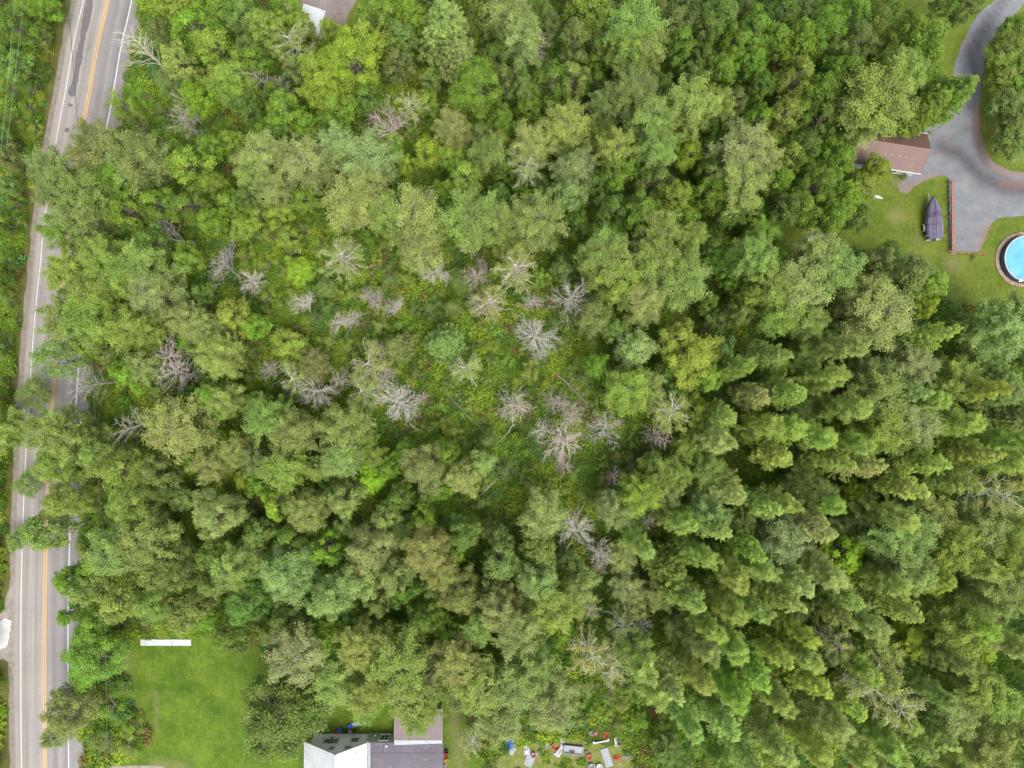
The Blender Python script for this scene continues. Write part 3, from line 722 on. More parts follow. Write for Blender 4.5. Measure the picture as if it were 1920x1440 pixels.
mb = MB(); mb.tube([(-.02, -3.1, 1.43), (0, -1.6, 1.66), (0, -.5, 1.84), (0, .1, 2.26), (0, 1.0, 2.0), (0, 2.5, 1.9), (0, 3.25, 1.82)], .025, 5); mb.tube([(-1.25, .12, 1.44), (-.7, .14, 2.0), (0, .15, 2.27), (.7, .14, 2.0), (1.25, .12, 1.44)], .025, 5)
mb.tube([(-1.26, -1.0, 1.36), (-.6, -1.0, 1.68), (0, -1.0, 1.76), (.6, -1.0, 1.68), (1.26, -1.0, 1.36)], .02, 5)
mb.build('strap', mat_mottled('strap_cloth', lin('4a4254'), lin('564e60'), 2, .8, 0), cv)
mb = MB(); mb.box((0, -3.35, 1.25), (.42, .38, .5), bev=.08); mb.box((0, -3.4, .8), (.2, .22, .6)); mb.build('outboard_motor', mat_mottled('grey_plastic', lin('8b9399'), lin('a4abb0'), 2, .5, 0), boat)
tr = empty('boat_trailer', (bx, by, 0), radians(5.5), 'galvanised trailer with pale mudguards carrying the covered boat', 'trailer')
mb = MB()
for sx in (-1, 1): mb.tube([(sx * .62, -3.2, .42), (sx * .62, 1.2, .42), (0, 3.3, .45)], .05, 6)
mb.tube([(0, 3.2, .45), (0, 4.05, .45)], .06, 6)
for y in (-3.1, -1.2, .6): mb.tube([(-.95, y, .40), (.95, y, .40)], .045, 6)
mb.build('frame', m_flash, tr)
m_rubber = mat_mottled('rubber', (.02, .02, .02), (.035, .035, .035), 3, .8, 0)
for sx in (-1, 1):
    wb = MB(); wb.lathe([(.12, -.1), (.30, -.1), (.33, -.05), (.33, .05), (.30, .1), (.12, .1)], 18)
    wb.v = [(v[2] + sx * 1.22, v[0] - 1.2, v[1] + .33) for v in wb.v]
    wh = wb.build('wheel', m_rubber, tr, True)
    hb = MB(); hb.lathe([(0, -.04), (.13, -.04), (.13, .04), (0, .04)], 12); hb.v = [(v[2] + sx * 1.24, v[0] - 1.2, v[1] + .33) for v in hb.v]; hb.build('rim', m_flash, wh)
    MB().tube([(sx * 1.32, -1.7, .45), (sx * 1.34, -1.5, .72), (sx * 1.34, -.9, .72), (sx * 1.32, -.7, .45)], .11, 6).build('mudguard', m_metal_w, tr)
MB().tube([(-1.38, -2.6, .8), (-1.38, -2.6, 1.6)], .05, 6).build('guide_post', m_trim, tr)
MB().tube([(1.38, -2.8, .8), (1.38, -2.8, 1.5)], .05, 6).build('guide_post', m_trim, tr)
mb = MB(); mb.box((0, -3.22, .5), (2.3, .08, .14)); mb.build('light_bar', m_trim, tr)

m_rail = mat_mottled('orange_brown_timber', lin('a0694c'), lin('b8805f'), 1.2, .75, .1, 8)
m_block = mat_mottled('concrete_block', lin('8f939c'), lin('a7aab0'), 1.5, .85, .3, 9, lin('70757c'))
x0, y0 = xy(1779.5, 338); x1, y1 = xy(1783, 470)
wl_ = empty('retaining_wall', (x0, y0, 0), 0, 'low grey block wall between the boat lawn and the gravel', 'wall')
mb = MB(); nb = 20
for i in range(nb):
    u = (i + .5) / nb; mb.box(((x1 - x0) * u, (y1 - y0) * u, .2), (.42 + .04 * (i % 3), abs(y1 - y0) / nb - .04, .4 + .03 * (i % 2)), bev=.05)
mb.build('block_course', m_block, wl_)
fx, fy = xy(1786.5, 336, .9); fx1, fy1 = xy(1788.5, 470, .9)
fe = empty('rail_fence', (fx, fy, 0), 0, 'orange-brown timber rail fence with side braces along the gravel parking edge', 'fence')
for j, dx in enumerate((-.14, .14)):
    mb = MB(); mb.slab([(dx - .075, 0, .92), (fx1 - fx + dx - .075, fy1 - fy, .92), (fx1 - fx + dx + .075, fy1 - fy, .92), (dx + .075, 0, .92)], .05); mb.build('rail', m_rail, fe)
mb = MB(); mb.box(((fx1 - fx) / 2, (fy1 - fy) / 2, .5), (.05, abs(fy1 - fy), .14)); mb.build('rail', m_rail, fe)
for py in (342, 372, 404, 435, 468):
    yy = xy(1786, py, .9)[1] - fy; u = yy / (fy1 - fy); xx = (fx1 - fx) * u
    ph = MB().box((xx, yy, .43), (.12, .12, .86)).build('post', m_rail, fe)
    MB().tube([(xx - .06, yy, .8), (xx - .95, yy - .12, .06)], .05, 4).build('brace', m_rail, ph)
ax_, ay = xy(1780, 471, .5); bx_, by_ = xy(1851, 476, .5)
fe2 = empty('timber_edging', (ax_, ay, 0), 0, 'low timber sleeper edging along the lower end of the gravel parking', 'edging')
mb = MB(); mb.box(((bx_ - ax_) / 2, (by_ - ay) / 2, .22), (bx_ - ax_, .14, .14), atan2(by_ - ay, bx_ - ax_)); mb.build('rail', m_rail, fe2)
for u in (.05, .5, .95): MB().box(((bx_ - ax_) * u, (by_ - ay) * u - .13, .22), (.12, .12, .44)).build('post', m_rail, fe2)

# pool
cx, cy = xy(1917, 487)
pool = empty('swimming_pool', (cx, cy, 0), 0, 'round above-ground pool of light blue water with white rim', 'pool')
m_pwall = mat_mottled('pool_wall_liner', lin('4a5052'), lin('5c6466'), 1.5, .6, .0)
R = 3.52
MB().lathe([(R + .02, 0), (R + .02, 1.12), (R - .04, 1.12), (R - .04, 0.0)], 48).build('pool_wall', m_pwall, pool, True)
MB().lathe([(R + .10, 1.13), (R + .10, 1.19), (R - .12, 1.19), (R - .12, 1.13), (R + .10, 1.13)], 48).build('rim', m_flash, pool)
m_water, t_, b_, _o = new_mat('pool_water')
c_ = ramp(t_, noise(t_, .7, 4), [(.35, lk('57a8c6')), (.65, lk('74bcd4'))]); t_.links.new(c_, b_.inputs['Base Color']); b_.inputs['Roughness'].default_value = .08; bump(t_, b_, noise(t_, 2.2, 3), .15, .05)
MB().lathe([(R - .05, 1.0), (R * .66, 1.0), (R * .33, 1.0), (.01, 1.0)], 48).build('water', m_water, pool)
MB().box((-1.15, -R + .12, 1.16), (.5, .42, .22), rz=.3, bev=.08).build('skimmer', m_trim, pool)
ring = empty('stone_surround', (cx, cy, 0), 0, 'ring of brown and grey edging stones round the blue pool', 'edging')
m_stone = mat_mottled('edging_stone', lin('a58068'), lin('bba898'), 1.1, .85, .3, 8, lin('cbc2b6'))
mb = MB(); rnd = random.Random(8)
for i in range(66):
    a_ = 2 * pi * i / 66
    for rr, wd in ((4.12, .36), (3.86, .2)):
        mb.box((rr * cos(a_), rr * sin(a_), .09 + rnd.uniform(-.02, .03)), (wd * rnd.uniform(.85, 1.1), rr * 2 * pi / 66 - .03, .18), rz=a_ + rnd.uniform(-.06, .06), bev=.05)
mb.build('stones', m_stone, ring)
MB().lathe([(3.74, .016), (3.50, .016)], 48).build('gravel_bed', mat_mottled('dark_pool_gravel', lin('4d5052'), lin('6a6c6c'), 3, .9, .3), ring)

def kayak(px, py, L, W, rz, name, label, cat, col):
    x, y, _ = at(px, py, .2); e_ = empty(name, (x, y, 0), rz, label, cat)
    st = [(-L / 2, .03, .05, .12), (-L * .36, W * .30, .02, .28), (-L * .15, W * .46, 0, .36), (L * .15, W * .48, 0, .36), (L * .36, W * .32, .02, .3), (L / 2, .03, .05, .15)]
    loft(st, 10, lambda u, w_, z0, h_: (w_ * u, z0 + h_ * (1 - abs(u) ** 2.4))).build('hull', col, e_, True)
    MB().tube([(0, -L / 2, .18), (0, 0, .39), (0, L / 2, .2)], .03, 5).build('keel', m_trim, e_)
kayak(1533, 442, 4.8, 1.1, radians(-84), 'upturned_boat', 'grey upturned dinghy at the left end of the boat lawn under trees', 'boat', mat_mottled('faded_hull', lin('7c7f80'), lin('93979a'), 1.2, .6, .1))
kayak(1641, 367, 2.6, .6, radians(72), 'upturned_kayak', 'small white upturned kayak at the tree edge below the garage', 'kayak', m_metal_w)
x, y, _ = at(1889, 571, 1.0)
la = empty('garden_lamp', (x, y, 0), 0, 'small white garden lamp on a dark post in the grass below the pool', 'lamp')
MB().tube([(0, 0, 0), (0, 0, .9)], .05, 6).build('post', m_rubber, la); MB().lathe([(.05, .85), (.2, .9), (.22, 1.05), (.05, 1.15), (0, 1.15)], 10).build('lamp_head', m_trim, la)
# long white sheets on the lawn
x, y, _ = at(310.5, 1205, .15)
sh = empty('white_panel_row', (x, y, 0), 0, 'long narrow white roofing sheet lying at the top edge of the mown lawn', 'roofing sheet')
for i in range(5):
    mb = MB(); xx = -3.95 + (i + .5) * 1.58; c4 = [(xx - .79, .46 + .03 * (i % 2), .10 + .02 * (i % 2)), (xx - .79, -.48, .10 + .02 * (i % 2)), (xx + .785, -.5 + .03 * (i % 2), .10 + .02 * (i % 2)), (xx + .785, .46, .10 + .02 * (i % 2))]
    mb.slab(c4, .05); ribs(mb, c4[0], c4[1], c4[2], c4[3], 3, .03, .025); mb.build('sheet', m_metal_w, sh)

# clutter behind the house and the scrap heap --------------------------------
def pm(name, hexc, r=.5): 
    if name in MATS: return MATS[name]
    a = lin(hexc); return mat_mottled(name, tuple(v * .85 for v in a), tuple(min(1, v * 1.1) for v in a), 2.0, r, .1, 8)
JUNK = []
def crumple(px, py, w_, d_, h_, rz, mat, name, label, cat, seed=0, n=9):
    """a crumpled cloth or tarp"""
    x, y, _ = at(px, py, h_ / 2); JUNK.append((x, y, max(w_, d_) / 2)); vs = []; fs = []
    for j in range(n):
        for i in range(n):
            u, v = i / (n - 1) - .5, j / (n - 1) - .5
            q = mnoise.noise(Vector((u * 4 + seed, v * 4, seed * 1.7))); q2 = mnoise.noise(Vector((u * 9, v * 9 + seed, 3)))
            edge = max(abs(u), abs(v)) * 2
            vs.append((w_ * (u + q2 * .09), d_ * (v + q * .12), .03 + h_ * (abs(q) * 1.5 + abs(q2) * .5) * (1 - edge ** 4 * .8)))
    for j in range(n - 1):
        for i in range(n - 1): fs.append((j * n + i, j * n + i + 1, (j + 1) * n + i + 1, (j + 1) * n + i))
    mb = MB().add(vs, fs); o = mb.build(name, mat); o.location = (x, y, 0); o.rotation_euler = (0, 0, rz); return tag(o, label, cat)
def tub(px, py, r, h_, mat, name, label, cat, sq=False, group=None):
    """an open tub or crate with a rim"""
    x, y, _ = at(px, py, h_); JUNK.append((x, y, r)); e_ = empty(name, (x, y, 0), radians(px * 7 % 90) if sq else 0, label, cat, group)
    n = 4 if sq else 16; mb = MB(); mb.lathe([(0, .02), (r * .8, .02), (r, h_), (r * .93, h_), (r * .76, .07), (0, .07)], n); mb.build('body', mat, e_, not sq)
    MB().lathe([(r * .98, h_ - .03), (r * 1.1, h_ - .02), (r * 1.1, h_ + .03), (r * .95, h_ + .03), (r * .98, h_ - .03)], n).build('rim', mat, e_)
    return e_
def board(px, py, w_, d_, rz, mat, name, label, cat, z=.08, ribbed=0, rim=False, taper=1.0):
    x, y, _ = at(px, py, z); JUNK.append((x, y, max(w_, d_) / 2)); e_ = MB(); t_ = taper
    c4 = [(-w_ / 2 * t_, d_ / 2, z), (-w_ / 2, -d_ / 2, z * .6), (w_ / 2, -d_ / 2, z), (w_ / 2 * t_, d_ / 2, z * 1.2)]
    e_.slab(c4, .04)
    if ribbed: ribs(e_, c4[0], c4[3], c4[2], c4[1], ribbed, .03, .03)
    if rim:
        for sx in (-1, 1): e_.box((sx * (w_ / 2 + .04), 0, z + .06), (.08, d_ + .16, .24))
        for sy in (-1, 1): e_.box((0, sy * (d_ / 2 + .04), z + .06), (w_, .08, .24))
    o = e_.build(name, mat); o.location = (x, y, 0); o.rotation_euler = (0, 0, rz); return tag(o, label, cat)
BLUE = pm('blue_plastic', '2f6fc0'); RED = pm('red_plastic', 'b8503c'); ORG = pm('orange_plastic', 'c26a4a'); WHT = pm('white_plastic', 'd8d8dc'); GRY = pm('grey_sheet_metal', '9ea2aa', .5); PNK = pm('pink_cloth', 'cf9aa0', .8); TAN = pm('tan_board', 'b0a090', .8); DRK = pm('dark_plastic', '3c3c40')
tub(637, 1369, .34, .4, BLUE, 'plastic_tub', 'blue plastic tub against the gable of the white-roofed house', 'tub')
tub(630, 1373, .28, .4, RED, 'plastic_bucket', 'small red bucket touching the blue tub behind the house', 'bucket')
x, y, _ = at(647, 1372, .4); tb = MB(); tb.lathe([(.3 + .1 * cos(a), .1 + .1 * sin(a)) for a in [i * pi / 4 for i in range(9)]], 18); o = tb.build('tyre', m_rubber, None, True); o.location = (x, y, .02); tag(o, 'black tyre lying beside the blue tub behind the house', 'tyre')
x, y, _ = at(669, 1357, .5); sl = empty('garden_slide', (x, y, 0), radians(22), 'childs slide with white chute and blue end on the grass behind the house', 'slide')
mb = MB(); mb.slab([(-.9, .28, .2), (-.9, -.28, .2), (1.5, -.28, 1.1), (1.5, .28, 1.1)], .05); mb.build('chute', WHT, sl)
for s in (-.31, .31): MB().tube([(-.9, s, .32), (1.5, s, 1.22)], .04, 5).build('side_rail', WHT, sl)
mb = MB(); mb.box((-1.25, 0, .3), (.7, .62, .12), bev=.06); mb.build('platform', BLUE, sl)
for sx in (-.3, .3): MB().tube([(1.45, sx, 1.1), (1.6, sx, 0)], .035, 5).build('leg', BLUE, sl)
for (a, b, m_, l_) in ((656, 1372, TAN, 'tan pot third along the house wall'), (664, 1371, DRK, 'dark pot nearest the link building wall')):
    tub(a, b, .26, .3, m_, 'plant_pot', l_, 'pot')
tub(837, 1411, .3, .4, DRK, 'plant_pot', 'dark pot highest of the row along the dark roof edge', 'pot')
tub(836, 1417, .33, .45, RED, 'plant_pot', 'red pot in the row beside the dark flat roof', 'pot')
tub(838, 1428, .34, .5, pm('ochre_plastic', 'c8a860'), 'plant_pot', 'ochre pot in the row beside the dark flat roof', 'pot')
tub(837, 1437, .3, .4, TAN, 'plant_pot', 'pale tan pot lowest of the row beside the dark roof', 'pot')
crumple(956, 1397, 1.5, 1.7, .5, .2, BLUE, 'blue_tarp', 'crumpled bright blue tarp at the left end of the scrap heap', 'tarp', 3)
board(961, 1408, .75, 1.3, radians(-32), GRY, 'grey_board', 'grey board leaning on the blue tarp', 'board')
board(957, 1386, 1.3, .35, radians(-8), ORG, 'orange_plank', 'rusty orange plank just above the blue tarp', 'plank')
MB_ = MB().tube([(0, 0, .1), (.1, 1.4, .5)], .06, 5).build('metal_pipe', GRY); MB_.location = (*xy(949, 1390), 0); tag(MB_, 'thin grey pipe standing at the left of the blue tarp', 'pipe')
crumple(987, 1407, .8, 1.5, .4, .1, WHT, 'white_sack', 'white sack between the blue tarp and the orange bucket', 'sack', 5)
board(994, 1423, 1.2, 2.5, radians(-22), GRY, 'grey_sheet', 'grey tapering metal sheet under the orange bucket', 'metal sheet', .08, 4, False, 1.25)
tub(1000, 1416, .38, .45, RED, 'plastic_bucket', 'orange-red bucket standing on the tapering grey sheet', 'bucket')
tub(1026, 1398, .33, .3, WHT, 'white_crate', 'small white crate left of the brown square bin', 'crate', True)
tub(1042, 1400, .75, .55, ORG, 'brown_bin', 'square rusty brown bin left of the crumpled white sheet', 'bin', True)
crumple(1049, 1408, .95, 2.1, .6, radians(-28), WHT, 'white_sheet', 'bright white crumpled sheet beside the flat grey trailer bed', 'sheet', 7)
tub(1055, 1388, .36, .4, WHT, 'white_bucket', 'white bucket just above the crumpled white sheet', 'bucket')
board(1075, 1406, 2.9, 1.15, radians(-6), GRY, 'trailer_bed', 'long pale grey trailer bed in the middle of the scrap heap', 'trailer bed', .35, 8, True)
crumple(1073, 1410, .9, .5, .9, .3, PNK, 'pink_cloth', 'pink and red cloth heaped on the grey trailer bed', 'cloth', 9)
tub(1100, 1412, .34, .35, TAN, 'cardboard_box', 'small pale box right of the grey trailer bed', 'box', True)
tub(1105, 1420, .42, .45, ORG, 'brown_tub', 'orange-brown tub just below the small pale box', 'tub')
crumple(1096, 1380, 1.0, .6, .5, .4, RED, 'red_bags', 'red and white bags above the grey trailer bed', 'bags', 11)
x, y, _ = at(1117, 1376, .5); ch = empty('plastic_chair', (x, y, 0), 1.3, 'orange-red plastic chair in the upper row of the scrap heap', 'chair')
MB().box((0, 0, .42), (.5, .5, .05), bev=.08).build('seat', RED, ch); MB().box((0, .27, .72), (.5, .06, .6), rx=-.2).build('backrest', RED, ch)
for sx in (-.2, .2):
    for sy in (-.2, .2): MB().tube([(sx, sy, 0), (sx * .9, sy * .9, .4)], .025, 5).build('leg', RED, ch)
tub(1110, 1375, .35, .4, GRY, 'grey_tub', 'grey tub touching the orange-red plastic chair', 'tub')
crumple(1136, 1381, .8, 1.2, .5, 0, ORG, 'orange_tarp', 'faded orange tarp above the long white rail', 'tarp', 13)
x, y, _ = at(1127, 1391, .3); rl = empty('guard_rail', (x, y, 0), radians(10), 'long white bumper rail lying in the weeds below the orange tarp', 'rail')
MB().box((0, 0, .25), (2.4, .18, .22), bev=.05).build('bar', WHT, rl)
for sx in (-1.15, 1.15): MB().box((sx, .12, .3), (.25, .35, .3), bev=.06).build('end_cap', WHT, rl)
board(1160, 1390, 1.15, 1.15, radians(4), WHT, 'white_tray', 'square white tray holding a brown drum', 'tray', .12, 0, True)
tub(1162, 1393, .40, .6, pm('brown_drum', '7a4a3e'), 'brown_drum', 'brown drum standing in the square white tray', 'drum')
board(1138, 1421, 1.15, 3.0, radians(18), GRY, 'roofing_sheet', 'long pale grey roofing sheet slanting at the right of the scrap heap', 'roofing sheet', .12, 5)
crumple(1157, 1421, 1.1, .8, .3, 0, RED, 'red_tarp', 'orange-red tarp scrap right of the slanting roofing sheet', 'tarp', 15)
crumple(1174, 1419, 1.0, .6, .3, .4, GRY, 'grey_sacking', 'grey sacking at the far right of the scrap heap', 'sacking', 16)
tub(1109, 1438, .45, .4, GRY, 'grey_basin', 'grey basin at the bottom edge left of the roofing sheet', 'basin')
tub(1124, 1438, .42, .4, WHT, 'white_basin', 'white basin at the bottom edge touching the slanting roofing sheet', 'basin')

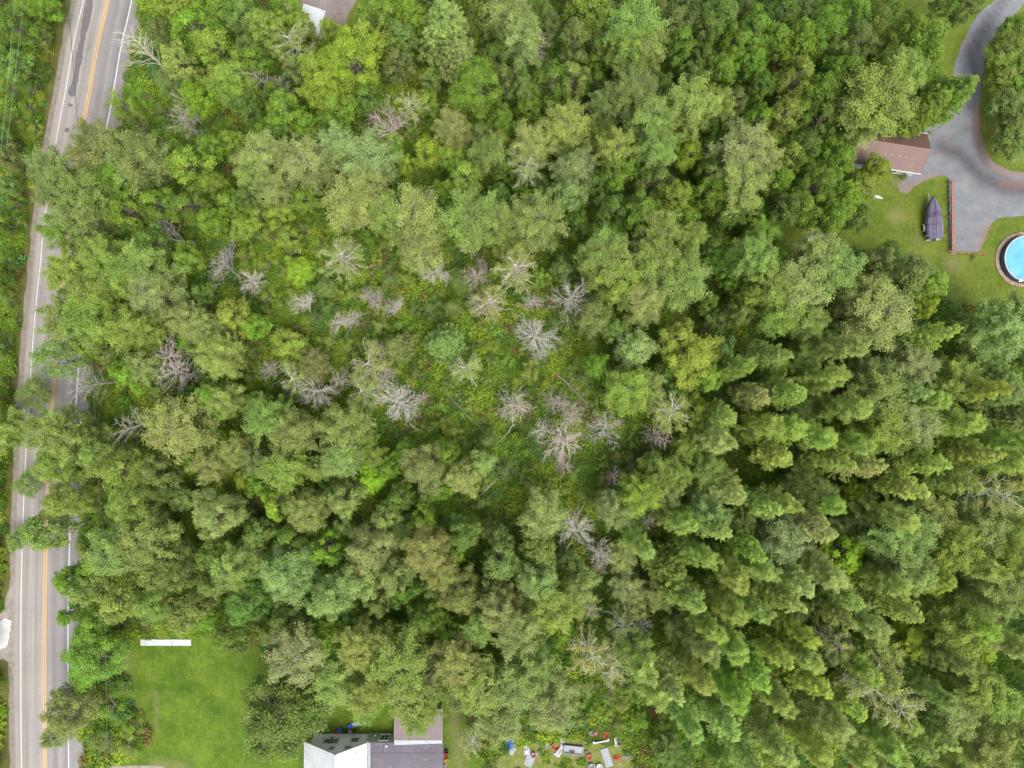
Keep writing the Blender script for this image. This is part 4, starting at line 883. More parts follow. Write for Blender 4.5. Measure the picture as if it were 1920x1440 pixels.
# ------------------------------------------------------------------ trees
# kind  px py  crown radius (px of the photograph)  colour  [height m]
# M broadleaf, A aspen/birch, P pine or spruce, S sapling/shrub, D bare snag, H dying tree with pale limbs showing
TREES = """
M 18 42 30 d;M 55 22 27 g;M 72 62 22 k;M 28 112 30 b;S 52 165 20 d;S 18 170 22 d;S 56 205 20 g;S 64 240 17 y;S 25 228 24 g;M 12 295 24 k;S 55 285 15 g;M 14 345 20 b;S 42 330 15 g;S 30 385 17 g;S 12 430 20 g;S 42 420 12 y;S 10 490 18 g
S 30 500 13 d;S 12 560 18 d;S 30 600 12 g;S 10 640 17 k;S 8 720 15 g;S 8 800 13 d;S 28 280 17 y;M 90 8 22 g 8;M 4 3 22 k
M 330 18 34 y;M 372 52 40 g;M 398 92 38 y;M 425 150 48 y;M 352 118 32 t;M 450 32 32 k;M 410 20 28 g;M 300 60 26 k;M 470 95 26 k;M 378 180 30 g;M 470 200 28 d
S 228 195 30 y 5;S 262 235 24 k 5;S 300 262 22 g 5;S 306 208 20 k;S 270 180 22 g
D 283 108 46 w 12;D 340 232 30 w 9;H 345 205 26 k 9
A 258 298 46 b 16;A 196 296 42 b 16;A 128 322 38 b 16;A 130 374 32 b 15;A 185 362 38 b 16;A 232 345 34 g 14;A 160 415 32 b 16
M 350 320 38 y;M 325 285 22 y 7;M 435 270 24 y 6;M 458 312 24 p 8;M 242 408 38 g;M 300 380 30 g;M 360 375 32 d;M 400 345 26 g;M 425 385 26 y 7;M 455 432 26 y 7;M 290 455 30 d;M 395 415 26 g;M 462 372 24 d
D 330 440 54 w 9;D 300 425 36 w 8;D 415 505 44 g8 8
A 128 442 28 g 15;A 195 470 32 o 14;A 142 518 34 y 14;M 345 480 28 g
M 508 62 38 o;M 535 25 30 g;M 560 42 24 y 9;M 618 52 20 y 8;H 552 92 34 t 11;D 500 150 26 w 10;D 525 170 22 w 8;M 560 132 26 k;M 480 115 26 g
M 650 118 56 Y 15;M 600 172 44 Y 14;M 690 92 38 y;M 632 210 34 g;M 532 210 38 g;M 575 232 28 g;M 505 178 22 d;M 690 185 26 d;M 600 130 36 y
M 715 32 38 g;M 752 72 30 k;M 690 40 26 g;M 780 30 32 g;M 742 120 28 k;P 835 62 56 p 17;P 848 100 40 p 15
M 890 165 48 g;D 735 200 56 v 10;H 768 200 26 t 9;M 795 185 24 y 8;S 842 212 22 y;M 805 150 22 k;M 940 150 28 k;M 928 100 28 d;M 900 45 30 d;M 935 30 26 d;M 945 215 24 g;M 720 255 26 p 8
A 500 290 36 p;A 590 300 40 p;A 682 300 44 p;A 690 345 32 p;M 572 365 28 g 9;A 515 350 28 p;A 490 335 24 p;A 640 290 30 p;M 560 270 22 d;M 530 258 24 k;S 445 240 18 d
S 770 250 22 y;M 800 290 30 Y 8;M 765 305 20 Y 7;M 850 292 28 y 8;A 905 290 28 o;A 852 252 26 p;S 780 330 18 k;A 868 235 20 p
A 665 372 46 t 15;H 780 372 34 t 12;A 770 418 46 t 15;A 880 400 48 o 15;M 870 338 32 y;M 935 322 24 d;A 720 410 30 t;H 640 405 26 t 10;M 935 370 26 d
M 518 402 28 y 8;S 505 440 20 y 5;M 640 430 20 g 7;S 600 455 22 y;S 570 430 20 k;S 690 440 20 g;M 480 400 22 y 7;S 720 460 22 y;S 800 470 20 g
A 968 30 38 p 15;A 975 85 34 p 15;M 1100 18 40 y;M 1030 30 24 k;D 1004 96 24 v 11;M 1070 78 30 b;M 1125 78 26 p;A 1190 66 46 o 15;A 1215 100 34 o;A 1172 100 30 o;M 1030 150 34 d;M 1150 30 26 b
M 1262 38 38 k;M 1272 84 30 g;M 1350 28 36 k;M 1368 84 32 g;M 1362 126 30 g;M 1425 60 40 g;M 1318 60 30 d;M 1312 110 28 d;M 1410 115 30 g;M 1295 140 26 k
M 1082 155 30 Y2;M 1000 206 26 g 9;A 1160 170 36 k;A 1130 195 26 k;D 1208 150 13 v 9;M 1235 150 26 d;M 1120 160 22 d;M 985 165 26 b;A 1190 195 32 k
A 1065 240 38 Y2 13;A 1158 275 32 Y2 13;A 1220 230 36 o;A 1292 205 42 o;A 1235 285 32 o;A 1330 210 28 o;A 1380 290 44 p 15;A 1392 350 42 t 15;A 1420 300 30 p
M 1080 308 46 P 13;M 1062 368 36 P 12;A 990 272 34 p 12;H 985 305 32 p 12;M 1290 290 28 Y 10;M 1330 320 24 y 10;M 1160 328 36 g;M 1232 335 30 k;M 1272 370 30 y;M 1200 400 40 g;M 1150 385 30 d;M 1290 405 28 g;M 1328 370 30 g;M 1240 420 30 g;M 1110 340 24 d
A 1000 420 44 o 15;A 950 410 30 o 14;A 1235 462 34 o;A 1290 450 26 o;M 1425 225 28 g;M 1372 190 26 k;M 1422 165 26 d;M 1350 240 26 d;M 1320 270 22 d;S 1060 440 20 g;M 1370 400 28 d;A 1140 490 38 o
M 1468 28 34 d;M 1550 42 44 g;M 1505 88 34 g;M 1602 82 42 k;M 1640 40 30 d;M 1460 80 30 g;M 1572 130 34 g;M 1485 150 34 y;M 1540 180 38 g;M 1500 205 28 g;M 1458 218 30 Y2;M 1608 30 30 g;M 1510 20 28 k
A 1645 170 56 o 17;A 1612 222 40 o 15;A 1675 140 34 o 16;M 1735 82 38 g;M 1700 62 30 g;M 1722 120 34 g;P 1762 180 46 g 14;P 1722 208 38 g 14;P 1800 172 26 g 10;P 1685 215 30 d 12;M 1612 165 26 d;M 1542 245 32 d;M 1502 275 32 d;M 1562 300 34 g;M 1480 312 30 y;M 1640 318 26 Y 8;M 1588 262 26 d
M 1530 352 42 g;M 1590 372 36 g;M 1500 395 34 g;M 1560 400 32 g;M 1452 352 28 g;M 1465 400 30 d;M 1620 345 26 y 9;M 1610 405 26 d;M 1450 300 26 d;M 1440 265 24 g
M 1892 92 44 y;M 1902 145 38 g;M 1892 195 32 k;M 1908 265 34 b;M 1880 140 28 y;M 1815 8 28 k;M 1785 -4 24 d;M 1905 50 26 g;M 1895 240 24 k;M 1915 210 28 g
S 1665 327 9 d 1.6;S 1695 331 9 d 1.6;S 1827 483 9 g .7
A 1522 472 34 p;A 1560 505 40 b 15;A 1500 540 46 p 15;A 1462 592 40 y 13;A 1522 612 26 t;A 1562 642 32 b;A 1642 588 52 p 15;M 1700 512 40 k;M 1752 530 28 y;M 1742 580 22 Y;M 1660 490 26 k;A 1600 545 34 b
A 1625 692 32 b 12;A 1702 690 36 P2 12;A 1780 708 36 y 13;A 1552 722 32 o;A 1592 772 34 o;A 1482 730 32 o;A 1645 748 40 o 15;A 1702 800 40 p 15;A 1742 640 30 y;M 1800 612 24 k;P 1880 712 54 b 16;P 1905 780 42 b 15;A 1865 618 46 p 15;A 1905 590 36 p;A 1805 800 34 o
A 1462 812 34 y;A 1472 868 32 o;A 1525 812 34 y;A 1652 810 38 y 15;A 1612 840 30 o;H 1838 905 38 w2 18;A 1815 850 34 o;A 1865 862 36 o;M 1520 922 46 k 14;A 1602 880 32 p;M 1605 915 22 Y 8;A 1690 900 36 p;A 1655 962 34 p;A 1560 860 28 o;A 1745 760 30 b;A 1835 740 28 y;A 1690 740 28 p;S 1815 670 22 k;A 1755 870 32 o;A 1900 840 30 o;M 1665 635 26 k
A 240 520 46 o 14;A 292 512 42 t 14;A 305 560 36 p;A 146 595 40 o 14;A 202 600 42 y 15;A 262 604 38 y 14;A 352 590 28 p;M 430 580 34 y
D 302 650 46 v 11;D 335 706 44 W 11;A 392 622 28 p;A 412 662 34 t;M 235 705 34 g;M 200 655 28 k;M 108 680 38 b 14;M 82 735 30 b 13;D 162 712 34 w 13;A 282 690 26 p;M 305 745 26 k;D 255 790 36 w 11;A 52 802 34 o 17;A 110 790 38 o 16;A 155 830 34 o 15;M 92 870 44 o 15;M 170 855 42 o 15;M 235 885 46 o 15;A 335 800 48 p 15;M 402 765 32 g;M 395 812 28 g;A 432 745 28 t;A 445 840 26 t;A 392 882 28 t;M 462 900 20 Y 8;M 62 905 24 b 13;M 132 935 42 o 15;M 242 945 44 o 15;M 290 880 34 k;M 402 970 46 P 15;M 350 640 22 g;M 160 640 26 y;A 190 560 34 y
S 495 500 24 y;M 560 508 28 Y 6;H 640 490 38 v 10;S 530 570 18 g;D 562 580 34 w 7;M 545 650 36 y 8;S 620 640 24 y;D 742 575 30 w 7;D 700 552 22 w 6;D 640 606 20 w 6;D 832 502 34 w 9;A 792 490 34 p;S 760 522 20 y;D 900 548 28 v 10;D 905 490 32 v 11;P 850 575 18 b 8;P 832 645 38 b 11;P 752 650 28 b 9;S 715 612 22 t
H 915 572 30 Y2 11;H 878 690 26 Y2 9;D 847 690 14 w 7;D 750 765 48 W 11;H 700 690 36 v 9;D 602 730 44 w 9;H 560 712 28 t 9;H 690 735 30 t 9;A 500 792 34 o;A 562 800 36 o;A 640 800 38 o;S 852 808 22 Y2 3;P 915 818 17 b 9;A 552 870 36 y;P 605 870 38 y 12;M 695 895 28 YY 8;A 648 862 30 p;M 790 882 46 b;M 868 900 34 p;M 900 868 26 P;M 522 932 30 Y;A 570 942 30 t;M 642 930 32 P;M 490 905 26 g;M 755 935 26 d;M 830 850 24 g;M 730 870 22 g;A 480 860 26 k
M 480 600 26 g;S 440 620 22 g;S 470 660 24 d;S 430 700 22 y;S 500 560 22 y;M 610 540 20 k 5;S 660 555 22 y;S 460 480 20 y;S 590 600 18 k;S 690 640 20 g;S 780 700 20 k;S 470 710 20 g
H 970 520 38 t 12;D 1065 560 46 w 12;D 985 565 24 w 10;D 1000 605 44 W 12;D 1018 670 18 w 8;A 1132 498 38 o;A 1162 532 36 y;A 1222 500 38 o;A 1262 522 42 o;A 1232 572 34 p;A 1120 600 28 k;M 1150 622 24 k;M 1186 660 38 P 12;M 1118 682 24 g;M 1300 668 54 Y3 14;M 1262 640 30 Y3;M 1345 650 26 b;M 1335 702 30 y;A 1182 742 36 y;A 1222 732 28 o;D 945 748 38 v 10;D 1025 742 30 v 9;D 1050 812 44 v 11;D 1045 866 22 v 9;D 1137 820 36 W 11;D 1210 815 26 v 9;D 1155 895 18 v 8;H 1258 778 38 Y2 12;M 1310 762 26 y;A 1350 830 32 p;A 1292 840 22 y;A 1228 868 28 y;A 1262 890 26 o;A 1370 902 34 p;A 1312 940 30 p;A 1012 962 36 p 12;A 1200 930 32 y;A 1150 940 28 p;A 1402 490 34 o;A 1432 530 34 y;P 1405 565 30 y 13;M 1390 600 24 k;A 1432 655 28 k;D 1422 765 24 v 11;A 1430 820 32 o;A 1372 780 28 o;A 1320 880 26 o;A 1428 740 28 p;A 1385 700 26 d
M 95 1000 40 o 15;M 40 1012 20 b 12;A 225 1010 42 o 15;A 275 1012 42 o 15;M 345 1058 42 k 15;M 400 1040 38 d;M 140 1092 34 g 11;M 190 1050 30 g 12;M 232 1118 40 o 15;M 292 1135 42 o 15;M 352 1142 38 o 14;M 462 1125 44 d 14;M 442 1175 34 d;M 165 1235 56 g 11;M 300 1060 38 o 15;M 172 1100 34 o 13;A 455 1040 34 t;M 480 1000 28 b;M 190 1160 28 g 9;M 400 1100 30 k;M 130 1155 18 g 8
S 205 1330 32 g 4;S 250 1360 24 g 3;S 235 1400 26 y 3;S 195 1392 26 k 4;S 228 1290 18 d 3;M 120 1330 46 b 12;M 105 1380 26 b 10
M 542 1080 58 P 15;M 608 1122 44 P 15;M 690 1028 48 P 15;M 672 1085 40 p 15;M 740 1080 38 b 14;M 612 1200 40 g 12;A 548 1228 46 P2 15;M 522 1345 78 d 12.5;M 583 1338 34 d 11;M 532 1408 26 g 9;A 632 1262 40 t 13;A 680 1200 34 t;A 742 1232 48 o 15;A 762 1290 40 o 14;A 790 1322 34 g 13;A 695 1288 30 t;D 785 1235 22 v 12;A 852 1230 36 t 14;M 835 1180 28 g 9;M 862 1112 42 b;A 802 1022 34 t;A 818 1060 28 t;M 760 1110 28 d;A 902 1182 26 t;A 902 1290 44 o 14;A 925 1350 36 p 13;H 888 1398 24 t 7;M 685 1330 28 g 5;M 930 1060 36 b;M 795 970 26 g;M 880 1000 30 k;A 862 1292 32 k 12;M 620 1020 30 g;M 560 1000 30 d;M 720 970 26 P;M 930 1110 32 b;M 800 1150 30 d;A 950 1130 32 p;M 700 1130 28 k;M 545 1160 30 d;M 950 1010 26 k
D 1078 985 40 w 9;M 1000 1022 34 b;M 1012 1070 30 b;A 1042 1122 38 y;A 992 1092 30 P;A 970 1180 38 p;A 1002 1240 38 b;A 1030 1308 40 p 13;A 980 1290 34 p;H 1090 1222 36 w2 12;H 1150 1242 34 w2 12;H 1160 1165 26 w2 11;H 1098 1140 24 t 10;D 1205 1165 18 w 8;D 1170 990 18 w 7;D 1225 970 18 w 9;D 1135 1072 16 v 7;D 1110 1040 30 w 8;P 1245 1060 40 y 13;A 1292 1050 28 o;A 1282 1122 34 o;A 1310 1178 30 o;A 1202 1232 38 p;A 1242 1282 36 p;A 1290 1270 30 p;A 1352 1132 32 o;A 1382 1062 32 o;A 1402 1020 28 o;M 1315 1172 20 Y3 9;S 1287 1223 11 R 4;A 1382 1290 36 y;A 1372 1202 34 o;H 1345 1325 28 w2 11;A 1350 1365 36 p;A 1232 1318 34 p;A 1422 1252 34 y;M 1385 1258 22 Y3 11;A 1340 990 30 p;A 1080 1100 24 t;A 1190 1015 26 p;S 1240 1360 20 y;S 1145 1300 24 k;S 1200 1350 24 g;S 1300 1400 26 g;S 1020 1345 24 d;A 1290 1360 28 p;A 1310 1230 30 p;S 1165 1320 18 t
A 1462 1012 36 P2 14;A 1522 992 34 P2;M 1582 1032 36 YY 11;M 1602 1068 22 YY 9;A 1542 1060 36 p;A 1502 1092 36 p;A 1592 1112 32 o;A 1655 1002 36 p 16;A 1702 1002 38 o 16;A 1762 1022 38 y 16;P 1732 1088 50 y 16;A 1692 1062 38 o 16;A 1790 1158 40 y 16;A 1702 1132 34 o;A 1822 1052 34 o;A 1882 1030 38 y 16;A 1862 1120 38 o 16;A 1902 1070 34 o;A 1842 1188 34 y;A 1885 1202 34 p;A 1452 1122 30 p;A 1622 1152 34 p;A 1562 1150 30 k;A 1472 1182 26 Y3;A 1502 1210 34 o;A 1450 1225 30 y;A 1602 1232 36 o;A 1662 1232 36 t 15;A 1702 1200 26 YY 10;A 1502 1275 38 y;A 1590 1312 36 y;A 1542 1345 38 p;A 1532 1392 36 Y3;A 1645 1275 34 o;A 1652 1382 36 p;A 1762 1252 28 k;A 1805 1290 38 o 16;M 1832 1212 28 YY 9;A 1852 1310 38 y 16;A 1785 1335 36 p 16;A 1842 1385 38 p 16;A 1702 1402 36 k;A 1902 1352 34 p;A 1902 1418 34 p;A 1742 1372 34 o;A 1605 1402 34 o;A 1460 1320 30 p;A 1445 1385 34 p;A 1390 1420 32 p;A 1780 1420 34 k;A 1730 1290 28 k
H 1622 1262 44 w2 18;H 1675 1305 44 w2 18;H 1562 1198 32 v 15;H 1618 1358 28 v 11;H 1882 1085 34 w2 19;A 1755 960 36 o 15;A 1825 975 34 p 15;A 1892 950 36 o 15;A 1780 905 30 k;M 1900 890 26 Y2 9;A 1560 955 28 o;A 1430 960 30 p;A 1470 940 26 p;A 1415 1080 28 p;A 1402 1150 28 p;A 1300 990 26 o;A 1260 980 26 o;A 1250 930 24 p;A 1660 1100 30 p;A 1850 1440 30 p;A 1480 1440 30 y;A 1700 1330 30 o
D 470 522 30 w 8;D 640 702 22 v 8;D 578 738 26 w 8;D 716 655 20 v 6;D 662 606 20 w 6;D 882 472 26 v 10;D 822 468 22 v 9;D 945 505 26 v 10;D 722 705 22 v 8;D 805 742 16 w 6;D 668 470 24 v 9;D 1212 1162 16 w 8;D 872 905 20 v 8;D 430 862 20 v 9;D 690 555 20 v 7;D 1240 960 16 w 8;D 1072 745 26 v 9;D 1035 800 24 w 10;D 620 260 18 v 9;D 500 700 24 w 8
"""
# what the eye sees as leaf colour (sRGB); scaled to real albedo below
PAL = dict(g='84aa38', d='6c8f3a', y='9db548', Y='a2bd3a', YY='aecc32', Y2='adb658', Y3='b2ba4c', k='7f9350', b='8ea45a', p='a8b76c', P='a8bc70', P2='a8b27a', o='99ae56', t='a9b65e', R='b0505a',
           w='b2aa9c', W='b8b1a6', v='b4a598', g8='98978e', w2='c2bdac')
WORD = dict(g='mid green', d='deep green', y='yellow-green', Y='bright lime green', YY='vivid lime', Y2='straw-green', Y3='golden green', k='dark olive', b='blue-green', p='pale green', P='light sage green', P2='greyish green', o='olive', t='khaki green', R='crimson red',
            w='grey', W='whitish', v='pinkish grey', g8='dark grey', w2='white-limbed')
ALB = .64
def albedo(code, j, deep_=False, gain=1.0):
    c = lin(PAL[code]); mean = lin('90a840' if deep_ else '9eb056'); q = 0 if code == 'R' else (.5 if gain > 1.3 else .28); c = tuple(v * (1 - q) + m * q for v, m in zip(c, mean)); return tuple(max(0, v * ALB * gain * (1 + j[i])) for i, v in enumerate(c))

protoM = [proto_broadleaf(s, nl) for s, nl in ((1, 36), (2, 34), (3, 40), (4, 32), (5, 38), (6, 36), (7, 30))]
protoB = [proto_broadleaf(s, 78, .17, lr=.72, base=.22) for s in (51, 52, 53)]
protoL = [proto_broadleaf(31, 30, .25, loose=.5), proto_broadleaf(32, 30, .25, loose=.5)]
protoS = [proto_broadleaf(s, 13, .17, 4.0, 1.9, .12) for s in (11, 12, 13, 14)]
protoA = [proto_aspen(s) for s in (1, 2, 3, 4, 5, 6, 7)]
protoC = [proto_aspen(s, 18.0, 2.5, .28, 62, 1.0, .26, .7, None, 1.0, .32, 1.35) for s in (41, 42, 43, 44, 45)]
protoN = [proto_pine(s, 18.0, 2.4, 1.05, .0, .25, .9, .32) for s in (61, 62, 63, 64)]
protoP = [proto_pine(1), proto_pine(2), proto_pine(3, dense=1.2)]
protoD = [proto_dead(s, nb=nb, up=u) for s, nb, u in ((1, 34, .5), (2, 38, .6), (3, 32, .4), (4, 36, .7), (8, 40, .45), (9, 30, .55), (10, 34, .35), (15, 24, .9), (16, 44, .3), (17, 28, .6))]
protoF = [proto_dead(s, nb=22, up=.6, one_side=.85) for s in (6, 7)]
protoH = [proto_aspen(s, fill=.40, twig_r=1.5, bark=DEADWOOD, nb=34, leaf=.16) for s in (21, 22, 23)]

LAND = [('the dark tar streak on the road', 150, 90), ('the white shed roof', 583, 35), ('the brown-roofed garage', 1675, 285), ('the covered boat', 1750, 408), ('the blue pool', 1905, 487),
        ('the bend of the gravel drive', 1830, 110), ('the long white roofing sheet', 310, 1205), ('the lawn edge shrubs', 235, 1380), ('the white-roofed house', 640, 1415), ('the brown ribbed roof', 785, 1360), ('the scrap heap', 1065, 1400),
        ('the widest grey snag', 1065, 560), ('the lone whitish starburst snag', 750, 765), ('the grey branch spray by the road', 330, 440), ('the largest pale spruce', 835, 62), ('the crimson shrub', 1287, 1223),
        ('the white limbed pair of rusty trees', 1645, 1283), ('the big blue-green pine', 1880, 712), ('the white limbed tree near the edge', 1838, 905), ('the light sage round tree', 402, 970), ('the broad round lawn tree', 522, 1345),
        ('the reddish branch fan in the upper wood', 735, 200), ('the large golden tree', 1300, 668), ('the big lime tree', 650, 118), ('the vivid lime sapling', 695, 895), ('the fallen forked log', 1060, 1010), ('the whitish snag by the road', 335, 706),
        ('the round snag above the rock-bare clearing', 1137, 820), ('the vivid lime tree among aspens', 1582, 1032), ('the gap with a brown floor', 895, 238)]
LAND = [l for l in LAND if 'rock-bare' not in l[0]] + [('the whitest snag of the clearing', 1137, 820), ('the dark round olive tree', 1520, 922)]
ORD = ['nearest', 'second', 'third', 'fourth', 'fifth', 'sixth', 'seventh', 'eighth', 'ninth', 'tenth', 'eleventh', 'twelfth']
DIRS = ['right of', 'up and right of', 'above', 'up and left of', 'left of', 'down and left of', 'below', 'down and right of']
SPECIAL = {(835, 62): 'largest pale spruce with drooping feathery boughs, at the top edge of the wood', (650, 118): 'big bright lime green broadleaf tree right of the dead branches near the road', (1300, 668): 'large golden green broadleaf tree with a dome of dotted leaves, right of the clearing',
           (1287, 1223): 'small crimson red shrub glowing among pale aspens', (1065, 560): 'widest grey bare snag at the upper end of the clearing', (750, 765): 'lone whitish starburst snag in the middle of the left clearing',
           (1000, 605): 'whitish snag directly down and left of the widest grey snag', (522, 1345): 'broad round dense tree standing at the right side of the mown lawn', (165, 1235): 'dense bright green round tree between the road and the mown lawn',
           (402, 970): 'light sage green round tree standing out from darker neighbours right of the road', (1880, 712): 'big blue-green pine with spiky plumes at the right edge', (1645, 170): 'tall pale olive willow-like tree overhanging the garage roof',
           (1762, 180): 'dark green spruce with dense skirts between garage and gravel drive', (335, 706): 'whitish many-branched snag among green trees near the road', (1137, 820): 'whitest round snag at the right side of the clearing',
           (330, 440): 'grey fallen-looking branch spray near the road bend', (735, 200): 'reddish grey bare branch fan in the upper wood', (1520, 922): 'dark round olive tree standing alone among paler aspens', (695, 895): 'vivid lime small tree in a ring of grey-green crowns',
           (1582, 1032): 'vivid lime tree among pale aspens at lower right', (120, 1330): 'thin blue-green leaning tree whose sparse crown overhangs the road beside the lawn', (915, 818): 'small blurred blue-green pine at the end of a long thin leaning stem',
           (1838, 905): 'white limbed sparse tree near the right edge', (1075, 985): 'grey snag over the fallen forked log', (1665, 327): 'small round shrub against the white garage wall, the one nearer the trees', (1695, 331): 'small round shrub against the white garage wall, the one nearer the drive',
           (1827, 483): 'low row of light green plants under the timber edging'}
KINDW = dict(M='broadleaf tree', A='aspen', P='pine', S='shrub', D='bare snag', H='dying tree')
NAME = dict(M='broadleaf_tree', A='aspen_tree', P='pine_tree', S='shrub', D='dead_tree', H='dying_tree')
CAT = dict(M='tree', A='tree', P='tree', S='shrub', D='dead tree', H='dying tree')
GROUP = dict(M='broadleaf trees of the wood', A='aspens of the wood', P='pines and spruces of the wood', S='shrubs and saplings', D='bare dead trees', H='dying trees with leaves left')
rows = []
for line in TREES.strip().replace('\n', ';').split(';'):
    f = line.split()
    if len(f) < 5: continue
    rows.append([f[0], int(f[1]), int(f[2]), float(f[3]), f[4], float(f[5]) if len(f) > 5 else None])
RNG = random.Random(77)
# neighbours of the listed trees: young growth filling the gaps of the wood, drawn by chance where nothing stands yet
OPEN = [np.array(p) for p in (LAWN_A, LAWN_B, LAWN_C, SCRAP)] + [np.array([(0, 0)])]
road_px = [(a, b) for a, b in YELLOW]
def open_ground(P):
    r = np.zeros(len(P), bool)
    for poly in (LAWN_A, LAWN_B, LAWN_C, SCRAP): r |= inside(P, poly)
    r |= inside(P, [(560, 1300), (900, 1300), (900, 1520), (560, 1520)])
    d = dist_line(P, road_px); r |= d < 112
    return r
def clearing(px, py):
    """0 in closed wood .. 1 in the open brushy middle"""
    a = math.exp(-(((px - 1010) / 190) ** 2 + ((py - 800) / 190) ** 2)); b = math.exp(-(((px - 640) / 190) ** 2 + ((py - 560) / 120) ** 2)); c = math.exp(-(((px - 1110) / 100) ** 2 + ((py - 1340) / 70) ** 2))
    return min(1, a + b * .8 + c)
cells = [(r[1], r[2], r[3]) for r in rows]; fill = []
cand = [(RNG.uniform(-40, 1960), RNG.uniform(-40, 1480)) for _ in range(9000)]
ok = ~open_ground(np.array(cand)); n_fill = {'M': 0, 'A': 0, 'S': 0}
for (px, py), k in zip(cand, ok):
    if not k or len(fill) >= 170: continue
    cl = clearing(px, py)
    if RNG.random() < cl * .95: continue
    r = RNG.uniform(20, 27)
    if any(hypot(px - q[0] * FPX / CAM_H - 960, py - 720 + q[1] * FPX / CAM_H) < r + 12 for q in JUNK): continue
    if any((px - a) ** 2 + (py - b) ** 2 < ((c * .78 + r * .62)) ** 2 for a, b, c in cells): continue
    right = px > 1380 and py > 620 or (py > 940 and px > 1160)
    kind = 'A' if (right and RNG.random() < .75) or RNG.random() < .15 else 'M'
    if cl > .35: kind = 'S'
    if px > 1400 and py > 640 and RNG.random() < .6: continue
    if right: col = RNG.choice('kdgop')
    elif py > 900: col = RNG.choice(('d', 'b', 'k', 'g', 'P'))
    elif px < 1000: col = RNG.choice(('g', 'g', 'y', 'd', 'k'))
    else: col = RNG.choice(('g', 'd', 'k'))
    h = RNG.uniform(6.5, 9.5) if kind != 'S' else RNG.uniform(2.5, 4)
    fill.append([kind, round(px), round(py), r, col, h]); cells.append((px, py, r))
n_s = 0
for _ in range(6000):                      # brushy saplings scattered through the clearings
    px, py = RNG.uniform(380, 1300), RNG.uniform(350, 1420); cl = clearing(px, py)
    if n_s >= 100 or cl < .3 or open_ground(np.array([(px, py)]))[0]: continue
    r = RNG.uniform(10, 19)
    if any(hypot(px - q[0] * FPX / CAM_H - 960, py - 720 + q[1] * FPX / CAM_H) < r + 12 for q in JUNK): continue
    core = math.exp(-(((px - 1020) / 110) ** 2 + ((py - 830) / 110) ** 2))
    if RNG.random() < core * .45 or any((px - a) ** 2 + (py - b) ** 2 < ((min(c, 30) * .6 + r * .7)) ** 2 for a, b, c in cells): continue
    fill.append(['S', round(px), round(py), r, RNG.choice(('y', 'Y', 'g', 'k', 't', 'Y2', 'y', 'o') if px < 850 else ('g', 'k', 'y', 't', 'o', 'd')), RNG.uniform(1.6, 3.4)]); cells.append((px, py, r)); n_s += 1
rows += fill
HD = dict(M=13, A=14.5, P=13, S=3.6, D=9, H=13)
ZC = dict(M=.70, A=.70, P=.55, S=.6, D=.78, H=.72)
labels = {}
sect = {}
infos = []
for r in rows:
    kind, px, py, R_, col, h = r
    if h is None:
        h = HD[kind]
        if kind in 'MAH':
            if R_ < 24: h *= .68
            elif R_ < 30: h *= .85
        if kind == 'A' and (px > 1330 and py > 620 or px > 1160 and py > 950): 
            h = 18.5; R_ *= .78; r[3] = R_
            if (px * 7 + py * 3) % 9 < 5: kind = r[0] = 'P'; R_ *= 1.08; r[3] = R_
    if px < 1960:
        while h > 2.5:
            q = 1 - h * ZC[kind] / CAM_H; gb = np.array([((px - 960) * q + 960, (py - 720) * q + 720)]); nearroad = dist_line(gb, road_px)[0]
            if (px < 960 and ((px < 85 and py < 700) or px < 30) and nearroad < 84) or nearroad < 62 or inside(gb, DRIVE)[0]: h -= .5
            else: break
    if px > 1855 and 20 < py < 330: h = min(h, 6.5)
    best = sorted(((hypot(px - a, py - b), n_, a, b) for n_, a, b in LAND))
    best = [x for x in best if x[0] > 12][0]
    ang = atan2(-(py - best[3]), px - best[2]); di = int(round(ang / (pi / 4))) % 8
    key = (kind, WORD[col], DIRS[di], best[1])
    infos.append((r, h, key, best[0])); sect.setdefault(key, []).append((best[0], px, py))
for k in sect: sect[k].sort()
used = set()
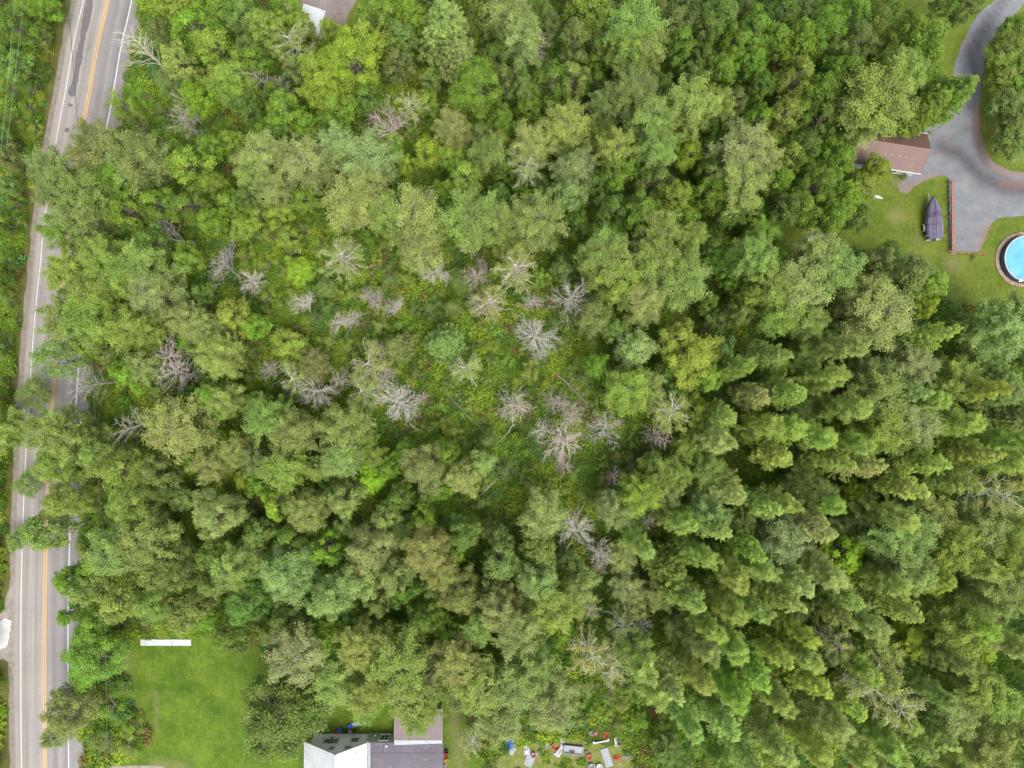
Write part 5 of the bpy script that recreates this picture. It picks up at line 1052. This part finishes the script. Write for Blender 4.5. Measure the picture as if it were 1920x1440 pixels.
def make_tree(kind, px, py, R_, col, h, label, i):
    pool_ = dict(M=protoM, A=protoA, P=protoP, S=protoS, D=protoD, H=protoH)[kind]
    if False: pass
    if kind == 'M' and (px, py) in ((108, 680), (120, 1330), (105, 1380), (82, 735), (62, 905), (685, 1330)): pool_ = protoL
    if (px, py) in ((283, 108), (330, 440), (300, 425), (415, 505), (735, 200), (162, 712), (255, 790), (562, 580), (742, 575)): pool_ = protoF
    if kind == 'M' and R_ >= 42: pool_ = protoB
    if kind == 'A' and h > 18: pool_ = protoC
    if kind == 'P' and h > 18: pool_ = protoN
    p = pool_[(i * 7 + int(px) * 3 + int(py)) % len(pool_)]
    z = h * (.68 if kind == 'P' and h > 18 else ZC[kind]); x, y, _ = at(px, py, z)
    rr = R_ * (CAM_H - z) / FPX * 1.04
    s = rr / p['R']; sz = h / p['H']
    rnd = random.Random(i * 13 + px)
    rz = rnd.uniform(0, 2 * pi)
    if pool_ is protoF: rz = {735: radians(125), 283: radians(150), 330: radians(200), 300: radians(160), 415: radians(170), 162: radians(170), 255: radians(160)}.get(px, radians(160)) 
    yg = kind == 'M' and h < 10
    e_ = empty('sapling' if yg else NAME[kind], (x, y, 0), rz, label, 'young tree' if yg else CAT[kind], 'small broadleaf saplings' if yg else GROUP[kind])
    sz = max(sz, s * .55)
    e_.scale = (s, s, sz)
    lean = .13 if kind == 'D' else .05
    if kind == 'D': q = rnd.uniform(.8, 1.25); e_.scale = (s * q, s / q, sz)
    e_.rotation_euler = (rnd.gauss(0, lean), rnd.gauss(0, lean), rz)
    j = (rnd.gauss(0, .05), rnd.gauss(0, .05), rnd.gauss(0, .08))
    for part in ('trunk', 'limbs', 'crown'):
        if part not in p: continue
        o = bpy.data.objects.new(part, p[part]); C.objects.link(o); o.parent = e_
        if part == 'crown':
            c = albedo(col if kind != 'H' or col not in ('w', 'W', 'v', 'w2') else 't', j, kind in 'MS', 1.34 if kind in 'AP' and h > 18 else (.84 if kind == 'M' and px > 900 and py < 470 else 1.0)); o.color = (*c, 1)
        else:
            dc = lin(PAL[col if kind == 'D' else ('v' if col == 'v' else 'w2')]); k = (.80 if kind == 'D' else .8) + rnd.uniform(-.14, .12); o.color = (*[v * k for v in dc], 1)
    return e_
for i, (r, h, key, d) in enumerate(infos):
    kind, px, py, R_, col, _h = r
    if (px, py) in SPECIAL: lab = SPECIAL[(px, py)]
    else:
        L_ = sect[key]; n_ = [q[1:] for q in L_].index((px, py))
        kw = KINDW[kind]
        if kind in 'MA' and h < 10: kw = 'small sapling' if kind == 'M' else 'young aspen'
        
        lab = f"{WORD[col]} {kw}, {ORD[min(n_, 11)] + ' ' if len(L_) > 1 else ''}{key[2]} {key[3]}"
    if lab in used: print('DUP', lab)
    used.add(lab)
    make_tree(kind, px, py, R_, col, h, lab, i)
print('trees', len(rows), 'fill', len(fill), {k: sum(1 for r in rows if r[0] == k) for k in 'MAPSDH'}, 'saplings', sum(1 for q in infos if q[0][0] == 'M' and q[1] < 10))
print('long', [l for l in used if len(l.split()) > 16])

# fallen and leaning stems ------------------------------------------------
def log(p0, z0, p1, z1, r, label, name='fallen_log', branches=0, col='w', seed=0, name2='fallen log'):
    a = Vector(at(p0[0], p0[1], z0)); b = Vector(at(p1[0], p1[1], z1)); rng = np.random.default_rng(seed + 5)
    e_ = empty(name, (a.x, a.y, 0), 0, label, name2, 'fallen and leaning stems')
    d = b - a; pts = [tuple(Vector((0, 0, a.z)) + d * u + Vector((rng.normal() * .08, rng.normal() * .08, 0)) * (0 < u < 1)) for u in np.linspace(0, 1, 7)]
    o = bpy.data.objects.new('trunk', stick_mesh('trunk', [(pts, [r, r * .95, r * .85, r * .75, r * .6, r * .45, r * .25])], DEADWOOD, 7)); C.objects.link(o); o.parent = e_
    cc = lin(PAL[col]); o.color = (*[v * .55 for v in cc], 1)
    if branches:
        lines = []
        for k in range(branches):
            u = rng.uniform(.3, .98); q = np.array(pts[0]) + (np.array(pts[-1]) - np.array(pts[0])) * u
            t_ = unit(np.array(tuple(d)) * .6 / d.length + rng.normal(size=3) * .6); t_[2] = abs(t_[2])
            L = rng.uniform(.8, 2.2) * (1.2 - u * .5); te = q + t_ * L
            sp = arc(q, te, .1, 3, rng, .1); lines.append((sp, [.035, .03, .022, .012]))
            for kk in range(4):
                tb = np.array(sp[int(rng.integers(1, 4))]); te2 = tb + unit(t_ + rng.normal(size=3) * .7) * L * .4
                lines.append(([tuple(tb), tuple(te2)], [.018, .009]))
        o2 = bpy.data.objects.new('limbs', stick_mesh('limbs', lines, DEADWOOD)); C.objects.link(o2); o2.parent = e_; o2.color = (*[v * .62 for v in cc], 1)
log((1058, 990), 2.5, (1036, 1095), 3.0, .10, 'fallen forked log with bare twigs pointing down the picture from the grey snag', branches=14, col='w', seed=1)
log((1058, 990), 1.5, (1098, 945), 2.0, .12, 'short thick fallen log running up and right from the grey snag', branches=4, col='v', seed=2)
log((1072, 1005), 2.0, (1165, 1052), 4.5, .09, 'leaning bare stem reaching right from the fallen forked log', branches=16, col='w', seed=3)
log((965, 795), 1.0, (928, 838), 1.5, .09, 'straight grey log right of the small blurred pine', col='w', seed=4)
log((900, 930), .6, (968, 862), .8, .14, 'dark rotten log below the small blurred pine', branches=5, col='v', seed=5)
log((818, 718), .5, (915, 818), 6.0, .05, 'long thin leaning stem ending at the small blurred pine', name='leaning_stem', col='w', seed=6, name2='leaning stem')
log((508, 725), .6, (545, 695), 1.2, .10, 'pale log left of the pinkish branch tangle in the left clearing', col='w', seed=7)
log((1045, 703), 1.0, (1100, 755), 5, .12, 'thick leaning snag slanting down and right in the clearing', branches=16, col='v', seed=8)
log((1075, 945), .5, (1098, 890), 1.2, .04, 'thin pale pole lying in the green brush below the clearing', col='w', seed=9)
log((1095, 975), .6, (1112, 942), .8, .11, 'short brown log below the clearing beside the thin pole', col='v', seed=10)
log((1052, 1316), 3.0, (1070, 1375), .4, .05, 'white leaning stem above the scrap heap', name='leaning_stem', col='W', seed=11, name2='leaning stem')
log((960, 1360), .5, (984, 1390), 1.0, .04, 'thin white pole pointing at the white sack of the scrap heap', col='W', seed=12)
log((480, 445), .8, (560, 437), 1.2, .05, 'thin pale stick lying in lime brush left of the tan crowns', col='w', seed=13)
log((1168, 885), .8, (1150, 900), 4.5, .11, 'broken upright stump under the small pinkish snag of the clearing', col='v', seed=14, name='broken_stump', name2='stump')
log((185, 1260), 3, (90, 1320), 11, .12, 'bare leaning trunk crossing toward the road beside the round green tree', branches=10, col='g8', seed=15, name='leaning_stem', name2='leaning stem')

for k, (a, b, c, d, cl) in enumerate(((520, 756, 548, 732, 'w'), (702, 578, 655, 602, 'w'), (880, 776, 908, 792, 'v'), (600, 640, 640, 628, 'w'), (1110, 700, 1085, 668, 'v'), (985, 640, 1012, 690, 'w'))):
    log((a, b), .5, (c, d), 1.1, .05, ('slender stick lying just below the pale log of the left clearing', 'slender stick in lime brush above the tan crowns of the left clearing', 'slender stick left of the straight grey log by the blurred pine', 'slender stick inside the golden brush of the left clearing', 'slender stick above the thick leaning snag of the clearing', 'slender stick beside the small grey snag under the whitish pair')[k], branches=5, col=cl, seed=30 + k)

# overhead wires -----------------------------------------------------------
m_wire, t_, b_, _o = new_mat('wire'); b_.inputs['Base Color'].default_value = (.03, .03, .03, 1)
m_wire2, t_, b_, _o = new_mat('pale_wire'); b_.inputs['Base Color'].default_value = (.35, .37, .36, 1); b_.inputs['Roughness'].default_value = .4; b_.inputs['Metallic'].default_value = .6
def wire(pts, z, sag, mat, label, r=.013):
    P = [Vector(at(a, b, z)) for a, b in pts]; mb = MB(); out = []
    for i in range(len(P) - 1):
        for k in range(12):
            u = k / 12; q = P[i].lerp(P[i + 1], u); out.append((q.x, q.y, z - sag * 4 * u * (1 - u)))
    out.append(tuple(P[-1])); o = mb.tube(out, r, 5).build('overhead_wire', mat); tag(o, label, 'wire', 'overhead wires along the road')
wire([(120, -60), (125, 0), (132, 57), (140, 160), (150, 290), (172, 640), (197, 1160), (203, 1500)], 8.5, 0, m_wire, 'thin black cable hanging over the road and into the roadside trees', .035)
wire([(32, -60), (25, 40), (2, 280)], 10, 0, m_wire2, 'pale wire over the left trees, the one farther from the road')
wire([(48, -60), (40, 40), (12, 280)], 10, 0, m_wire2, 'pale wire over the left trees, the one nearer the road')

# ------------------------------------------------------------------ undergrowth (nobody could count it)
def bush_mesh(seed, n=620, leaf=.2, flat=.55):
    rng = np.random.default_rng(seed); k = 9
    cc = rng.normal(size=(k, 3)) * np.array((.45, .45, .16)); cc[:, 2] = np.abs(cc[:, 2]) + .25
    idx = rng.integers(0, k, n); lv = rng.uniform(.25, .75, k)
    off = rng.normal(size=(n, 3)) * np.array((.24, .24, .16))
    cen = cc[idx] + off; cen[:, 2] = np.maximum(cen[:, 2], .03)
    nrm = unit(rng.normal(size=(n, 3)) * .6 + np.array((0, 0, 1.0)))
    return leaf_mesh('undergrowth_clump', cen, nrm, leaf, leaf * .6, np.clip(lv[idx] + rng.normal(size=n) * .15, 0, 1), rng, LEAF_I)
clumps = bpy.data.collections.new('undergrowth_clumps')
for s in range(6):
    o = bpy.data.objects.new('undergrowth_clump_%s' % 'abcdef'[s], bush_mesh(100 + s, 520 if s < 4 else 300, .19 if s % 2 else .26)); clumps.objects.link(o)
tw = np.random.default_rng(9)
UW = []
for gx_ in np.arange(-92, 92, .86):
    for gy_ in np.arange(-72, 72, .86): UW.append((gx_ + tw.uniform(-.45, .45), gy_ + tw.uniform(-.45, .45)))
UW = np.array(UW)
def keep_mask(Q):
    r = np.ones(len(Q), bool)
    for p in (pA, pB, pC): r &= ~inside(Q, p)
    sc_ = inside(Q, pS); r &= ~(sc_ & (tw.uniform(size=len(Q)) < .5))
    dl = dist_line(Q, yl)
    side = np.zeros(len(Q)); yy = np.array(yl)
    xr = np.interp(Q[:, 1], yy[::-1, 1], yy[::-1, 0])
    left = Q[:, 0] < xr
    r &= ~((left & (dl < 6.9)) | (~left & (dl < 6.0)))
    bld = [[(-32.5, -49), (-10, -49), (-10, -80), (-32.5, -80)], LOT, PX([(-60, 1150), (28, 1150), (30, 1245), (-60, 1245)])]
    for p in bld: r &= ~inside(Q, p)
    nz = np.array([mnoise.noise(Vector((q[0] * .22, q[1] * .22, 4.0))) for q in Q])
    for jx, jy, jr in JUNK + [(*xy(1127, 1391), 1.1), (*xy(1117, 1376), .5)]: r &= np.hypot(Q[:, 0] - jx, Q[:, 1] - jy) > jr + .75
    r &= ~((nz < -.30) & (tw.uniform(size=len(Q)) < .7))
    return r
UW = UW[keep_mask(UW)]
n = len(UW)
def undergrowth(name, label, P):
    n = len(P)
    if n == 0: return
    me = bpy.data.meshes.new(name); me.from_pydata([(a, b, 0.0) for a, b in P], [], [])
    n1 = np.array([mnoise.noise(Vector((q[0] * .16, q[1] * .16, 9.0))) for q in P]); n2 = np.array([mnoise.noise(Vector((q[0] * .6, q[1] * .6, 19.0))) for q in P])
    A = me.attributes.new('rot', 'FLOAT_VECTOR', 'POINT'); A.data.foreach_set('vector', np.stack([tw.normal(size=n) * .12, tw.normal(size=n) * .12, tw.uniform(0, 6.28, n)], 1).astype(np.float32).ravel())
    px_ = P[:, 0] * FPX / CAM_H + 960; py_ = 720 - P[:, 1] * FPX / CAM_H
    cl = np.array([clearing(a, b) for a, b in zip(px_, py_)])
    s = (.75 + .55 * np.clip(n2 + .2, -.3, 1) + tw.uniform(-.15, .35, n)) * (1.0 + .25 * (n1 > .1))
    s *= np.where(inside(P, pS), .5, 1)
    A = me.attributes.new('scl', 'FLOAT', 'POINT'); A.data.foreach_set('value', s.astype(np.float32))
    A = me.attributes.new('idx', 'INT', 'POINT'); A.data.foreach_set('value', tw.integers(0, 6, n).astype(np.int32))
    base = np.array(lin('7fa334')); yel = np.array(lin('a8ba42')); deep = np.array(lin('65863a')); brown = np.array(lin('8a7a4a')); teal = np.array(lin('6f9a58'))
    col = np.empty((n, 4), np.float32); col[:, 3] = 1
    rsel = tw.uniform(size=n); far = np.clip((px_ - 1000) / 700, 0, 1)
    for i in range(n):
        u = np.clip((.5 + n1[i] * .35 + n2[i] * .3 + tw.normal() * .28) - far[i] * .25, 0, 1)
        c = deep * (1 - u) + (base * (1 - max(0, u - .5) * 2) + yel * max(0, u - .5) * 2) * u if u < .5 else base * (1 - (u - .5) * 2) + yel * (u - .5) * 2
        if rsel[i] < .07: c = brown
        elif rsel[i] < .12: c = teal
        col[i, :3] = c * .68
    A = me.attributes.new('col', 'FLOAT_COLOR', 'POINT'); A.data.foreach_set('color', col.ravel())
    o = bpy.data.objects.new(name, me); C.objects.link(o); tag(o, label, kind='stuff')
    ng = bpy.data.node_groups.new(name, 'GeometryNodeTree'); ng.interface.new_socket('Geometry', in_out='INPUT', socket_type='NodeSocketGeometry'); ng.interface.new_socket('Geometry', in_out='OUTPUT', socket_type='NodeSocketGeometry')
    gi = ng.nodes.new('NodeGroupInput'); go = ng.nodes.new('NodeGroupOutput'); ip = ng.nodes.new('GeometryNodeInstanceOnPoints'); ci = ng.nodes.new('GeometryNodeCollectionInfo')
    ci.inputs['Collection'].default_value = clumps; ci.inputs['Separate Children'].default_value = True; ci.inputs['Reset Children'].default_value = True
    def na(nm, ty):
        q = ng.nodes.new('GeometryNodeInputNamedAttribute'); q.data_type = ty; q.inputs['Name'].default_value = nm; return q.outputs[0]
    e2r = ng.nodes.new('FunctionNodeEulerToRotation')
    ng.links.new(na('rot', 'FLOAT_VECTOR'), e2r.inputs[0]); ng.links.new(e2r.outputs[0], ip.inputs['Rotation'])
    ng.links.new(gi.outputs[0], ip.inputs['Points']); ng.links.new(ci.outputs[0], ip.inputs['Instance']); ip.inputs['Pick Instance'].default_value = True
    ng.links.new(na('idx', 'INT'), ip.inputs['Instance Index']); ng.links.new(na('scl', 'FLOAT'), ip.inputs['Scale']); ng.links.new(ip.outputs[0], go.inputs[0])
    md = o.modifiers.new('undergrowth', 'NODES'); md.node_group = ng
    return o
yy = np.array(yl); xr = np.interp(UW[:, 1], yy[::-1, 1], yy[::-1, 0]); lf = UW[:, 0] < xr
undergrowth('undergrowth', 'leafy green undergrowth covering the forest floor and clearing', UW[~lf])
undergrowth('roadside_brush', 'bright green brush between the road and the left trees', UW[lf])
print('clumps', n)
